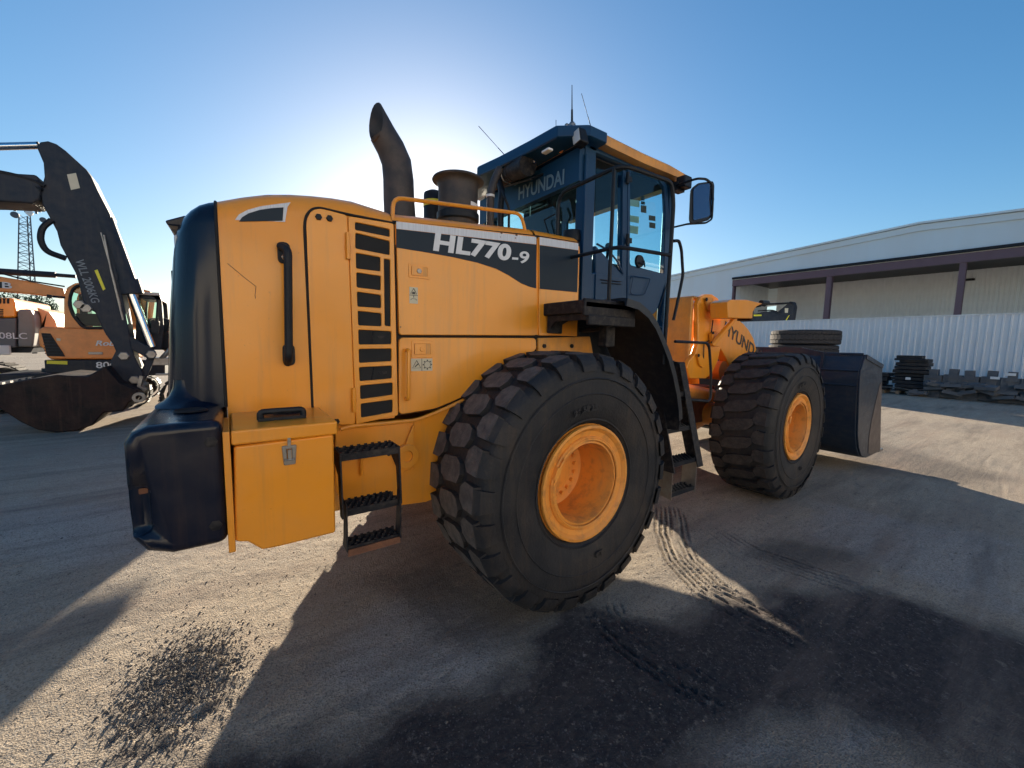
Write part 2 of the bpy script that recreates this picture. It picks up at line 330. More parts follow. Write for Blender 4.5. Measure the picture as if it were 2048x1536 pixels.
me.polygons.add(len(Fq)); me.polygons.foreach_set('loop_start', np.arange(0, Fq.size, 4, dtype=np.int32)); me.polygons.foreach_set('loop_total', np.full(len(Fq), 4, np.int32))
me.polygons.foreach_set('use_smooth', np.ones(len(Fq), bool)); me.update(calc_edges=True)
for nm, arr in (('dark', dark), ('pale', pale)):
    a = me.attributes.new(nm, 'FLOAT', 'POINT'); a.data.foreach_set('value', arr.ravel().astype(np.float32))
g = bpy.data.materials.new('yard_ground'); g.use_nodes = True; n = g.node_tree; L = n.links; bs = n.nodes['Principled BSDF']
tc = n.nodes.new('ShaderNodeTexCoord')
def noise(sc, det=5, ro=.6, st=None):
    t = n.nodes.new('ShaderNodeTexNoise'); t.inputs['Scale'].default_value = sc; t.inputs['Detail'].default_value = det; t.inputs['Roughness'].default_value = ro
    if st:
        mp = n.nodes.new('ShaderNodeMapping'); mp.inputs['Scale'].default_value = st; mp.inputs['Rotation'].default_value = (0, 0, R(-12)); L.new(tc.outputs['Object'], mp.inputs[0]); L.new(mp.outputs[0], t.inputs[0])
    else: L.new(tc.outputs['Object'], t.inputs[0])
    return t.outputs[0]
def ramp(i, a, b):
    r = n.nodes.new('ShaderNodeMapRange'); r.inputs[1].default_value = a; r.inputs[2].default_value = b; L.new(i, r.inputs[0]); return r.outputs[0]
def mix(f, a, b):
    x = n.nodes.new('ShaderNodeMix'); x.data_type = 'RGBA'
    if isinstance(f, float): x.inputs[0].default_value = f
    else: L.new(f, x.inputs[0])
    for k, v in ((6, a), (7, b)):
        if isinstance(v, tuple): x.inputs[k].default_value = (*v, 1)
        else: L.new(v, x.inputs[k])
    return x.outputs[2]
def mul(a, b):
    x = n.nodes.new('ShaderNodeMath'); x.operation = 'MULTIPLY'; L.new(a, x.inputs[0])
    if isinstance(b, float): x.inputs[1].default_value = b
    else: L.new(b, x.inputs[1])
    return x.outputs[0]
def attr(s):
    x = n.nodes.new('ShaderNodeAttribute'); x.attribute_name = s; return x.outputs['Fac']
base = mix(ramp(noise(.35, 6), .38, .62), (.42, .335, .245), (.28, .235, .185))
base = mix(ramp(noise(2.2, 6, .7, (.5, 2.2, 1)), .45, .7), base, (.46, .37, .27))
base = mix(attr('pale'), base, (.38, .36, .34))
vo = n.nodes.new('ShaderNodeTexVoronoi'); vo.inputs['Scale'].default_value = 130; L.new(tc.outputs['Object'], vo.inputs[0])
sx = n.nodes.new('ShaderNodeSeparateColor'); L.new(vo.outputs['Color'], sx.inputs[0])
base = mix(mul(ramp(sx.outputs[0], .35, .95), .68), base, (.10, .082, .07))
grit = ramp(noise(170, 3, .8), .42, .62); base = mix(mul(grit, .45), base, (.52, .44, .35))
base = mix(mul(ramp(sx.outputs[1], .86, .95), .8), base, (.36, .33, .29))
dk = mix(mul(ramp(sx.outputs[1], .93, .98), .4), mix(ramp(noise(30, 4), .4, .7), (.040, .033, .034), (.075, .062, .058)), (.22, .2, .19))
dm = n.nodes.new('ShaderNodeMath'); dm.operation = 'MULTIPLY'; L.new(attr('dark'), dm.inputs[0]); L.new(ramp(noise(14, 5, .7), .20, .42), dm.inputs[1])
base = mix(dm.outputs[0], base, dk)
st = ramp(noise(1.1, 6, .65, (.35, 2.5, 1)), .50, .70); base = mix(mul(st, .6), base, (.10, .08, .07))
base = mix(mul(ramp(noise(.45, 6, .7, (.6, 3, 1)), .5, .66), .5), base, (.30, .22, .17))
base = mix(mul(ramp(noise(7, 7, .75, (.6, 1.6, 1)), .56, .68), .5), base, (.09, .075, .07))
L.new(base, bs.inputs['Base Color']); bs.inputs['Roughness'].default_value = .88; bs.inputs['Specular IOR Level'].default_value = .3
b1 = n.nodes.new('ShaderNodeBump'); b1.inputs['Strength'].default_value = .8; b1.inputs['Distance'].default_value = .012
hm = n.nodes.new('ShaderNodeMath'); hm.operation = 'ADD'; L.new(noise(45, 5, .75), hm.inputs[0]); L.new(mul(vo.outputs['Distance'], .5), hm.inputs[1])
L.new(hm.outputs[0], b1.inputs['Height']); L.new(b1.outputs[0], bs.inputs['Normal'])
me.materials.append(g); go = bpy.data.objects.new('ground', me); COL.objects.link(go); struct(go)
# loose gravel in front of the camera: one mass of small stones
def hz(x, y):
    i = min(max(np.searchsorted(gx, x)-1, 0), nx-1); j = min(max(np.searchsorted(gy, y)-1, 0), ny-1); return Z[i, j]
GRAV = M('gravel_stone', (.20, .17, .14), .85, 0, (.05, .045, .045), .9, 9, edge=.45)
SV = []; SF = []; rs = np.random.RandomState(5)
tet = [(1, 0, 0), (-.8, .7, 0), (-.7, -.8, 0), (.1, .1, .8), (.3, .9, .1)]
tf = [(0, 4, 3), (4, 1, 3), (1, 2, 3), (2, 0, 3)]
cnt = 0
while cnt < 42000:
    if cnt % 8 == 0: x, y = rs.normal(LC.x, .13), rs.normal(LC.y, .19); s = rs.uniform(.003, .009)*(1.6 if rs.rand() < .15 else 1)
    else:
        x = rs.uniform(-4.2, 5); y = rs.uniform(-2.9, 2.4); s = rs.gamma(1.8, .0013)+.001
    cnt += 1
    a = rs.uniform(0, 6.28); c, sn = math.cos(a), math.sin(a); z0 = hz(x, y)-s*.15; k = rs.uniform(.6, 1.2); o = len(SV)
    for p in tet: SV.append((x+s*(p[0]*c-p[1]*sn*k), y+s*(p[0]*sn+p[1]*c*k), z0+s*p[2]*rs.uniform(.7, 1.2)))
    SF += [tuple(i+o for i in f) for f in tf]
gr = bpy.data.meshes.new('gravel'); gr.from_pydata(SV, [], SF); gr.materials.append(GRAV); gro = bpy.data.objects.new('gravel', gr); COL.objects.link(gro)
gro['kind'] = 'stuff'; tag(gro, 'loose gravel and grit scattered over the yard ground near the loader', 'gravel')

# ---- white sheet fence along x = 22 ----
FX = 22.0
fen = thing('sheet_fence', 'long white ribbed steel fence running behind the loader bucket', 'fence', (FX, 4, 0))
prof = []; pw = .78
for k in range(4):
    o = k*pw/4; prof += [(o+.0, 0), (o+.06, 0), (o+.075, -.03), (o+.115, -.03), (o+.13, 0)]
prof.append((pw-.004, 0))
def sheet_mesh(name, w_, h_, z0, mat, th=.02, dep=1.0):
    P = [(p[0]*w_/pw, p[1]*dep) for p in prof]
    Vv = []; Ff = []
    for p in P: Vv += [Vector((p[1], p[0], z0)), Vector((p[1], p[0], z0+h_))]
    k = len(Vv)
    for p in P: Vv += [Vector((p[1]+th, p[0], z0)), Vector((p[1]+th, p[0], z0+h_))]
    for i in range(len(P)-1):
        Ff += [(2*i, 2*i+1, 2*i+3, 2*i+2), (k+2*i, k+2*i+2, k+2*i+3, k+2*i+1)]; Ff.append((2*i+1, k+2*i+1, k+2*i+3, 2*i+3))
    return mk_mesh(name, (Vv, Ff), mat)
sm = sheet_mesh('sheet', pw, 3.12, .06, FENCE)
for i in range(58):
    o = bpy.data.objects.new('sheet', sm); COL.objects.link(o); o.parent = fen; o.location = (0, -18+i*pw, 0)
ob('capping', G_box((FX-.0, 6.6, 3.2), (.09, 45.4, .045)), FENCE, fen)
ob('plinth', G_box((FX+.02, 6.6, .02), (.14, 45.4, .12)), CONC, fen)

# ---- warehouse, facade parallel to the fence ----
BX = 34.0
wh = thing('warehouse', 'large pale blue grey warehouse with open fronted bay and maroon steel columns', 'building', (BX, 6, 0))
pk = at(1840, 450, 'x', BX); lf = at(1345, 553, 'x', BX); rt = at(2048, 430, 'x', BX); sf = at(1466, 556, 'x', BX)
zs = sf.z; yl = sf.y; sl = (pk.z-lf.z)/(lf.y-pk.y); sr = (pk.z-rt.z)/(pk.y-rt.y)
ye = yl+12; yr = -22
def zr(y): return pk.z-(y-pk.y)*sl if y > pk.y else pk.z-(pk.y-y)*sr*.55
ob('gable_wall', G_prism([(ye, 0), (yl, 0), (yl, zs), (yr, zs), (yr, zr(yr)), (pk.y, pk.z), (ye, zr(ye))], 'yz', BX, BX+.3), CLAD, wh)
ob('fascia', G_prism([(ye, zr(ye)-.38), (ye, zr(ye)), (pk.y, pk.z), (yr, zr(yr)), (yr, zr(yr)-.38), (pk.y, pk.z-.38)], 'yz', BX-.12, BX-.01), CLAD, wh)
ob('roof', G_prism([(ye+.5, zr(ye)-.02), (pk.y, pk.z+.03), (yr-.5, zr(yr)), (yr-.5, zr(yr)+.12), (pk.y, pk.z+.15), (ye+.5, zr(ye)+.10)], 'yz', BX-.25, BX+34), CLAD, wh)
ob('eave_trim', G_box((BX-.06, (yl+yr)/2, zs-.06), (.22, yl-yr, .16)), BLK, wh)
bz = at(1700, 547, 'x', BX).z
ob('lintel_beam', G_box((BX+.12, (yl+yr)/2, (zs-.14+bz)/2-.05), (.35, yl-yr, zs-.14-bz)), PURP, wh)
DP = 7.0
ob('soffit', G_box((BX+DP/2+.3, (yl+yr)/2, zs-.2), (DP, yl-yr, .12)), BLK, wh)
bm_ = sheet_mesh('wall_sheet', .9, zs-.3, .05, CLADB, .03, 1.4)
for i in range(int((yl-yr)/.9)):
    o = bpy.data.objects.new('wall_sheet', bm_); COL.objects.link(o); o.parent = wh; o.location = (DP, yr+i*.9-6, 0)
for i in range(8):   # side wall of the recess, seen end on
    o = bpy.data.objects.new('side_sheet', bm_); COL.objects.link(o); o.parent = wh; o.location = (.4+i*.75, yl-6-.12, 0); o.rotation_euler = (0, 0, R(-90)); 
for px, wd in ((1463, .26), (1654, .32), (1917, .28)):
    p = at(px, 600, 'x', BX); ob('column', [G_box((BX+.05, p.y, zs/2-.3), (.05, wd, zs-.2)), G_box((BX+.22, p.y, zs/2-.3), (.30, .04, zs-.2)), G_box((BX+.38, p.y, zs/2-.3), (.03, wd, zs-.2))], PURP, wh)
for px in (1628, 1708, 1935):
    p = at(px, 560, 'x', BX+DP-.1); ob('wall_light', G_box((p.x-.1, p.y, p.z), (.3, .7, .14)), BLK, wh, .03)
struct_names = []
ob('far_side_wall', G_box((BX+20, ye, 3), (28, .2, 6)), CLAD, wh)

# ---- unseen warehouse added behind the camera to bounce sunlight onto the loader ----
bounce_wh = thing('warehouse', 'long cream clad warehouse added unseen behind the camera to bounce sunlight', 'building', (0, -20, 0))
bounce_wall_ob = ob('bounce_wall', G_box((2, -20, 4.2), (60, .3, 8.4)), M('bounce_wall_cream', (.60, .57, .51), .6, 0, amt=.1), bounce_wh)
ob('roof', G_prism([(-19.6, 8.42), (-19.6, 8.6), (-40, 10.0), (-40, 9.8)], 'yz', -28.6, 32.6), CLAD, bounce_wh)  # roof of the added unseen warehouse
for k in range(5): ob('bounce_wall_door', G_box((-20+k*11, -19.8, 2.5), (5, .1, 5)), GREYP, bounce_wh)
# ---- lattice mast, tree and low buildings far to the left ----
TY = 80.0
a = at(34, 640, 'y', TY); b = at(76, 640, 'y', TY); t1 = at(38, 428, 'y', TY); t2 = at(60, 428, 'y', TY)
mast = thing('lattice_mast', 'tall grey lattice mast with antennas far behind the excavators', 'mast', ((a.x+b.x)/2, TY, 0))
h0 = .1; def_ = []
def leg(s, t):  # leg s at height fraction t
    z = h0+(t1.z-h0)*t; f = (z-a.z)/(t1.z-a.z); xl = a.x+(t1.x-a.x)*f; xr = b.x+(t2.x-b.x)*f; wv = xr-xl
    return Vector([(xl, TY, z), (xr, TY, z), ((xl+xr)/2, TY+wv*.87, z)][s])
GALV = M('galvanised_steel', (.10, .11, .13), .6, .3)
for s in range(3): ob('mast_leg', G_tube([leg(s, 0), leg(s, 1)], .075, res=6), GALV, mast)
N = 14; ge = []
for k in range(N):
    for s in range(3):
        s2 = (s+1) % 3; A, B = leg(s, k/N), leg(s2, (k+1)/N); Cc = leg(s2, k/N); D = leg(s, (k+.5)/N)
        ge += [G_tube([A, Cc], .04, res=4), G_tube([Cc, leg(s, (k+.5)/N)], .035, res=4), G_tube([leg(s, (k+.5)/N), B], .035, res=4)]
ob('bracing', ge, GALV, mast)
for k, (dx, dz, r_) in enumerate(((-1.0, -.3, .4), (.3, .2, .35), (1.5, -.5, .35))):
    c = (t1.x+.8+dx, TY-.5, t1.z+dz); ob('dish_antenna', G_lathe([(1e-4, .2), (r_, 0), (r_, -.25), (1e-4, -.3)], c, 'y', 14), WHITE if k == 1 else GALV, mast)
for k in range(4): ob('panel_antenna', G_box((t1.x-1.2+k*.95, TY-.3, t1.z+.9), (.25, .15, 1.3)), GALV, mast, .03)
ob('antenna_ring', G_tube([(t1.x-1.4, TY-.3, t1.z+.6), (t1.x+2.1, TY-.3, t1.z+.6)], .06), GALV, mast)
def tree(name, label, loc, h, cr, nl, seed, group=None):
    rs = random.Random(seed); t = thing(name, label, 'tree', loc, group)
    L0 = Vector(loc); top = L0+Vector((0, 0, h*.7))
    ge = [G_tube([L0, L0+Vector((.1, 0, h*.35)), top], h*.03, res=7, r2=h*.008)]
    for i in range(7):
        an = rs.uniform(0, 6.28); z = h*rs.uniform(.3, .6); ge.append(G_tube([L0+Vector((0, 0, z)), L0+Vector((cr*.6*math.cos(an), cr*.6*math.sin(an), z+h*.22))], h*.01, res=5, r2=h*.004))
    ob('trunk', ge, BARK, t)
    cl = [(Vector((rs.uniform(-1, 1)*cr*.7, rs.uniform(-1, 1)*cr*.7, h*rs.uniform(.45, .9))), cr*rs.uniform(.25, .5)) for _ in range(14)]
    V = []; F = []
    for i in range(nl):
        c, r_ = cl[rs.randrange(14)]; d = Vector((rs.gauss(0, 1), rs.gauss(0, 1), rs.gauss(0, .8))).normalized()*r_*rs.uniform(.5, 1.05)
        p = L0+c+d; u = Vector((rs.gauss(0, 1), rs.gauss(0, 1), rs.gauss(0, 1))).normalized(); v = u.orthogonal().normalized(); s = cr*rs.uniform(.03, .07); o = len(V)
        V += [p-u*s, p+v*s*.6, p+u*s, p-v*s*.6]; F.append((o, o+1, o+2, o+3))
    c = ob('crown', (V, F), LEAF, t, recalc=False); c['kind'] = 'stuff'
    return t
tp = at(58, 592, 'y', 55)
tree('broadleaf_tree', 'small dark green tree standing below the lattice mast', (tp.x, 55, 0), tp.z/.95, 2.0, 2200, 3)
# ================= WHEEL LOADER =================
ld = thing('wheel_loader', 'big yellow and black articulated wheel loader with HL770-9 on its engine cover', 'wheel loader')
Y0 = -.90
S = lambda *p, y=Y0: xz(y, *p)
# ---- rear chassis ----
ob('rear_frame', [G_box((-.25, 0, .86), (3.4, .80, .56)), G_prism([(-.2, .42), (1.0, .38), (1.95, .60), (1.5, .72), (-.2, .72)], 'xz', -.3, .3), G_box((.6, 0, 1.35), (1.5, 1.4, .5)), G_box((-1.55, 0, 1.10), (.75, 1.62, .34))], YELS, ld, .02)
ob('axle', [G_lathe([(.13, -.86), (.15, -.6), (.16, -.35), (.28, -.2), (.30, 0), (.28, .2), (.16, .35), (.15, .6), (.13, .86)], (0, 0, .845), 'y', 20)], YELS, ld)
sk = S((672, 852), (830, 838), (832, 938), (812, 944), (800, 1003), (690, 1016), (672, 985))
ob('side_skirt', G_prism(rnd(sk, .03), 'xz', -.86, -.88), YEL, ld, .005)
sk2 = S((826, 842), (870, 822), (950, 790), (960, 850), (930, 920), (900, 985), (850, 1003), (770, 1014), (800, 940), (826, 935), y=-.86)
ob('frame_plate', G_prism(sk2, 'xz', -.84, -.872), YEL, ld, .004)
ey = at(813, 912, 'y', -.90)
ob('lifting_eye', [G_lathe([(.035, .02), (.035, -.02), (.075, -.02), (.075, .02), (.035, .02)], (ey.x, -.90, ey.z), 'y', 20), G_prism(S((800, 915), (826, 850), (829, 905), (813, 935)), 'xz', -.885, -.905)], YEL, ld, .003)
# ---- engine cover core and shells ----
def ztop(x):
    X = [-1.98, -1.93, -1.76, -1.58, -1.34, -1.09, -.05, .42]
    zz = [2.40, 2.42, 2.49, 2.53, 2.555, 2.555, None, None]
    e1 = S((785, 428), (1072, 461), (1156, 477)); zz[5] = e1[0][1]+.03; zz[6] = e1[1][1]+.03; zz[7] = e1[2][1]+.03; zz[4] = max(zz[4], zz[5])
    return float(np.interp(x, X, zz))
def sec(x, zb, dy=0, off=0):
    zt = ztop(x)-off; r_ = .12; y = Y0+dy
    P = [(x, y, zb), (x, y, (zb+zt-r_)/2), (x, y, zt-r_)]
    P += [(x, y+r_*(1-math.cos(a)), zt-r_+r_*math.sin(a)) for a in (R(22), R(45), R(68), R(90))]
    P += [(x, -.35, zt+.015), (x, 0, zt+.02)]
    return P+[(p[0], -p[1], p[2]) for p in reversed(P[:-1])]
ob('dark_core', G_loft([sec(x, 1.33, .035, .03) for x in (-1.90, -1.6, -1.2, -.8, 0, .38)], True), DARK, ld)  # dark core behind the panels, put in so the gaps read black
XA, XB = -1.935, -1.575   # rear quarter panel
seamx = [-1.93, -1.95]
ob('rear_cover', G_loft([sec(x, 1.30) for x in np.linspace(-1.93, -1.105, 9)]), YEL, ld)
ob('front_cover_top', G_loft([sec(x, ztop(x)-.20) for x in np.linspace(-1.09, -.055, 6)]), YEL, ld)
ob('tank_cover', G_loft([sec(x, 1.83) for x in np.linspace(-.035, .40, 4)]), YEL, ld)
def plate(name, px, mat=YEL, y=Y0-.012, th=.03, rr=.012, bev=.004, holes=(), label=None):
    return ob(name, G_panel(rnd(S(*px), rr), [rnd(S(*h), .008, 2) for h in holes], y, th, bev), mat, ld, label=label)
# service door with rounded corner, at the rear
dr = S((612, 440), (622, 421), (640, 417), (694, 431), (710, 849), (627, 850), (612, 455))
groove = [(x, Y0-.003, z) for x, z in S((627, 852), (624, 780), (617, 620), (609, 450), (613, 430), (625, 418), (640, 416), (700, 430), (784, 446))]
ob('door_groove_shade', G_tube(groove, .008, .03, 6), GAP, ld)  # dark strip laid on the panel in place of a shaded groove
ob('rear_door', G_panel(rnd(dr, .02), [], Y0-.009, .02, .004), YEL, ld)
gh = [[(335,262),(547,305),(547,352),(335,308)], [(337,328),(547,378),(547,463),(337,422)], [(340,450),(490,478),(490,562),(342,545)], [(343,570),(492,592),(492,678),(345,660)],
 [(347,688),(493,708),(495,787),(350,778)], [(352,805),(495,820),(497,898),(355,893)], [(355,920),(557,930),(557,1008),(358,1010)], [(358,1038),(557,1035),(558,1112),(360,1122)],
 [(360,1150),(560,1140),(560,1218),(364,1235)], [(366,1262),(565,1243),(565,1318),(368,1345)], [(370,1373),(565,1348),(565,1425),(372,1458)], [(512,485),(550,492),(553,900),(517,895)]]
gh = [[(600+a/3.072, 360+b/3.072) for a, b in h] for h in gh]
gp = plate('side_grille', [(695, 433), (786, 448), (795, 830), (711, 848)], y=Y0-.014, th=.03, holes=gh)
ob('grille_dark', G_prism(S((702, 440), (781, 453), (789, 826), (716, 843)), 'xz', Y0-.002, Y0-.0045), DARK, gp)  # plain dark sheet standing in for the shaded interior behind the slots
gv_ = []
for h in gh[6:10:2]:
    c = S(*h); x0 = min(p[0] for p in c); x1 = max(p[0] for p in c); z0 = min(p[1] for p in c); z1 = max(p[1] for p in c)
    gv_.append(G_tube([(x0+.07, Y0-.006, z0), (x0+.085, Y0-.006, z1)], .004, res=5))
    gv_.append(G_box(((x0+x1)/2+.04, Y0-.006, (z0+z1)/2), (.05, .004, .02)))
ob('radiator_fitting', gv_, BLKD, gp)
for q in ((696, 492), (708, 800)):
    c = at(*q, 'y', Y0-.02); ob('hinge', [G_tube([(c.x, Y0-.026, c.z-.07), (c.x, Y0-.026, c.z+.07)], .011), G_tube([(c.x, Y0-.026, c.z-.01), (c.x, Y0-.026, c.z+.01)], .013)], YEL, ld)
# side doors
up = [(791, 442), (1070, 473), (1071, 671), (797, 670)]
ob('seam_shade', G_prism(S((786, 440), (1076, 470), (1160, 484), (1160, 690), (1076, 690), (935, 792), (870, 820), (790, 832)), 'xz', -.885, -.893), GAP, ld)
ud = plate('upper_door', up, th=.03, rr=.02)
lo = [(797, 675), (1070, 676), (1071, 700), (1000, 735), (940, 785), (905, 802), (868, 817), (797, 829)]
ldr = plate('lower_door', lo, rr=.03)
ob('lower_edge_trim', G_tube([(x, Y0-.014, z) for x, z in S((680, 858), (700, 852), (830, 840), (870, 825), (905, 809), (945, 790))], .012, .05), YEL, ld)
ob('tank_side', G_panel(rnd(S((1076, 474), (1154, 486), (1149, 672), (1076, 671)), .01), [], Y0-.012, .03, .004), YEL, ld)
bp_ = ob('bolt_panel', G_panel(rnd(S((1075, 676), (1178, 673), (1190, 740), (1075, 740)), .01), [], Y0-.012, .03, .004), YELS, ld)
for q in ((1088, 692), (1143, 692)): c = at(*q, 'y', Y0-.012); ob('bolt', G_bolt((c.x, Y0-.012, c.z), .018), BLK, bp_)
# paint bands and lettering (flat film on the panels)
def film(name, px, mat, par, y=Y0-.0135, th=.0015): return ob(name, G_prism(S(*px), 'xz', y, y-th), mat, par)
film('black_band', [(791, 459), (1070, 490), (1070, 577), (1057, 574), (1040, 567), (1015, 551), (990, 538), (953, 526), (904, 515), (854, 506), (791, 496)], BAND, ud)
film('silver_band', [(791, 444), (1070, 475), (1070, 489.4), (791, 458.4)], SILV, ud)
film('black_band', [(1077, 491), (1154, 501.5), (1152, 585), (1077, 578)], BAND, ld)
film('silver_band', [(1077, 475), (1154, 487.5), (1154, 501), (1077, 490.4)], SILV, ld)
def side_text(s, px, hpx, xr, parent, y, mat, bold=.012, shear=.12, name='lettering', w=None, spacing=1):
    a = at(*px, 'y', y); hh = a.z-at(px[0], px[1]-hpx, 'y', y).z; hh = abs(hh)
    g0 = G_text(s, 1, (0, 0, 0), (1, 0, 0), (0, 0, 1), 0.001, bold, 1, shear, spacing=spacing)
    x0 = min(v.x for v in g0[0]); x1 = max(v.x for v in g0[0]); z0 = min(v.z for v in g0[0]); z1 = max(v.z for v in g0[0])
    b = at(*xr, 'y', y); W_ = b.x-a.x; dz = (b.z-a.z)/W_
    V = [Vector((a.x+(v.x-x0)/(x1-x0)*W_, y+v.y*1.0, a.z+(v.z-z0)/(z1-z0)*hh+(v.x-x0)/(x1-x0)*W_*dz)) for v in g0[0]]
    return ob(name, (V, g0[1]), mat, parent)
side_text('HL770', (866, 502), 38, (1022, 523), ud, Y0-.0165, LETT, .042, .10, spacing=1.02)
side_text('-9', (1024, 525), 25, (1058, 528), ud, Y0-.0165, LETT, .018, .10)
# crescent decal at the rear quarter
film('crescent_decal', [(470, 440), (478, 429), (495, 420), (520, 413), (548, 409), (581, 405), (575, 414), (570, 444)], SILV, ld, Y0-.001, .002)
film('crescent_inset', [(478, 443.5), (484, 435), (497, 427), (520, 420), (545, 416.5), (567, 415), (565, 442)], BAND, ld, Y0-.0035, .0015)
ob('scratch', G_tube([(x, Y0-.001, z) for x, z in S((455, 527), (490, 556), (512, 573), (510, 590), (511, 597))], .0016, res=4), RUST, ld)
def chips(par, pts, y): return ob('paint_chip', [G_box((at(a, b, 'y', y).x, y, at(a, b, 'y', y).z), (.012*s, .001, .008*s)) for a, b, s in pts], RUST, par)
chips(ud, [(1003, 466, 1.3), (1033, 470, 1.5), (1031, 476, .8), (801, 654, .8), (1001, 474, .5)], Y0-.0165)
# latches, decals
def latch(px, par, lock=True, mat=YEL):
    x0, z1 = S(px)[0]; a = S((px[0]+44, px[1]+34))[0]; w_ = a[0]-x0; h_ = z1-a[1]; cx, cz = x0+w_/2, z1-h_/2; yy = Y0-.012
    l = ob('latch', [G_panel(rnd([(x0, z1-h_), (x0+w_, z1-h_), (x0+w_, z1), (x0, z1)], .01), [rnd([(x0+w_*.12, z1-h_*.82), (x0+w_*.86, z1-h_*.82), (x0+w_*.86, z1-h_*.18), (x0+w_*.12, z1-h_*.18)], .006)], yy-.004, .01, .002), G_box((x0+w_*.38, yy-.004, cz), (w_*.5, .010, h_*.62))], YEL, par)
    ob('latch_recess', G_box((cx, yy-.0005, cz), (w_*.8, .002, h_*.7)), YELS, par)
    ob('lock', G_bolt((x0+w_*.46, yy-.009, cz), .016, h=.005), STEEL if lock else YEL, par)
latch((815, 526), ud); latch((821, 681), ldr, False)
def sticker(x0, x1, z0, z1, y, par, kind):
    s_ = ob('sticker', G_box(((x0+x1)/2, y, (z0+z1)/2), (x1-x0, .0014, z1-z0)), STK, par); cx, cz, w_ = (x0+x1)/2, (z0+z1)/2, x1-x0; g = []; yy = y-.0012
    def tri(cx, cz, r_): 
        P = [Vector((cx+r_*math.cos(a), yy, cz+r_*math.sin(a))) for a in (R(90), R(210), R(330))]; g.append(G_tube([P[0], P[1], P[2], P[0]], .0022, res=4))
    if kind == 0: tri(cx, z0+(z1-z0)*.70, w_*.42); g.append(G_box((cx, yy, z0+(z1-z0)*.70-.006), (.018, .001, .014))); g.append(G_box((cx, yy, z0+(z1-z0)*.5), (w_, .001, .003))); g.append(G_tube([(cx-.02, yy, z0+.02), (cx-.012, yy, z0+.028), (cx+.012, yy, z0+.028), (cx+.02, yy, z0+.02)], .002, res=4)); g.append(G_box((cx, yy, z0+.042), (.004, .001, .014)))
    else:
        tri(x0+w_*.26, cz-.004, w_*.22); g.append(G_tube([(x0+w_*.18, yy, cz-.012), (x0+w_*.33, yy, cz+.006)], .004, res=4)); g.append(G_box((cx, yy, cz), (.003, .001, z1-z0)))
        c2 = (x0+w_*.76, cz); g.append(G_lathe([(.020, 0), (.023, 0)], (c2[0], yy, c2[1]), 'y', 16))
        for k in range(8): a = k*math.pi/4; g.append(G_box((c2[0]+.027*math.cos(a), yy, c2[1]+.027*math.sin(a)), (.008, .001, .008)))
    ob('symbol', g, INK, s_)
a, b = S((817, 574), (834, 608)); sticker(a[0], b[0], b[1], a[1], Y0-.0135, ud, 0)
a, b = S((820, 717), (863, 741)); sticker(a[0], b[0], b[1], a[1], Y0-.0135, ldr, 1)
ob('grab_handle', G_tube([(S(q)[0][0], y, S(q)[0][1]) for q, y in (((811, 700), -.91), ((811, 700), -.955), ((810, 797), -.955), ((810, 797), -.91))], .012, .03), YEL, ldr)
for q in ((637, 434), (659, 437), (673, 843)): c = at(*q, 'y', Y0-.011); ob('cap_bolt', G_bolt((c.x, Y0-.010, c.z), .017), BLK, ld)
# long black grab rail on the rear cover
hr = [at(566, 490, 'y', -.95), at(575, 500, 'y', -.95), at(577, 715, 'y', -.95)]
gb = ob('grab_rail', G_tube([(hr[0].x-.01, Y0-.02, hr[0].z), (hr[1].x, -.965, hr[1].z-.0), (hr[2].x, -.965, hr[2].z), (hr[2].x, Y0-.01, hr[2].z-.03)], .019, .04, 10), BLK, ld)
for q0, q1 in (((567, 484), (567, 527)), ((577, 688), (577, 731))):
    a, b = at(*q0, 'y', -.91), at(*q1, 'y', -.91)
    ob('rail_foot', G_prism(rnd([(a.x-.028, b.z), (a.x+.028, b.z), (a.x+.028, a.z), (a.x-.028, a.z)], .028), 'xz', Y0+.01, Y0-.018), BLK, gb, .004)
    for z in (a.z-.03, b.z+.03): ob('rail_bolt', G_bolt((a.x, Y0-.018, z), .014, h=.008), CHROME, gb)
# rear window patch: black grille cowl at the back
def csec(x, hw, zt, r_, zb=1.43):
    P = [(x, -hw, zb), (x, -hw, (zb+zt-r_)/2), (x, -hw, zt-r_)]+[(x, -hw+r_*(1-math.cos(a)), zt-r_+r_*math.sin(a)) for a in (R(22), R(45), R(68), R(90))]+[(x, -.35, zt+.012), (x, 0, zt+.017)]
    return P+[(p[0], -p[1], p[2]) for p in reversed(P[:-1])]
cw_s = [csec(-1.935, .899, 2.418, .12), csec(-1.97, .898, 2.408, .11), csec(-2.02, .892, 2.388, .10), csec(-2.065, .872, 2.362, .10), csec(-2.10, .835, 2.335, .10), csec(-2.13, .785, 2.30, .11), csec(-2.142, .72, 2.26, .12)]
cw_s = [[(-1.935+(x+1.935)*(1.13-.42*max(0, (z-1.43)/.97)**1.4), y, z) for x, y, z in s__] for s__ in cw_s]
ob('grille_cowl', G_loft(cw_s, True), COWL, ld, ang=50)
ob('cowl_edge_shade', G_tube([(-1.935, p[1]*1.003, p[2]+.001) for p in cw_s[0][:9]], .007, res=6), GAP, ld)
gl = ob('rear_grille', G_prism([(-.60, 1.45), (.60, 1.45), (.58, 2.1), (-.58, 2.1)], 'yz', -2.10, -2.135), BLK, ld)
for k in range(13):
    z = 1.48+k*.048; ob('slat', G_box((-2.165+.075*max(0, (z-1.43)/.97)**1.4, 0, z), (.02, 1.06, .012), ('Y', R(25))), BLK, gl)
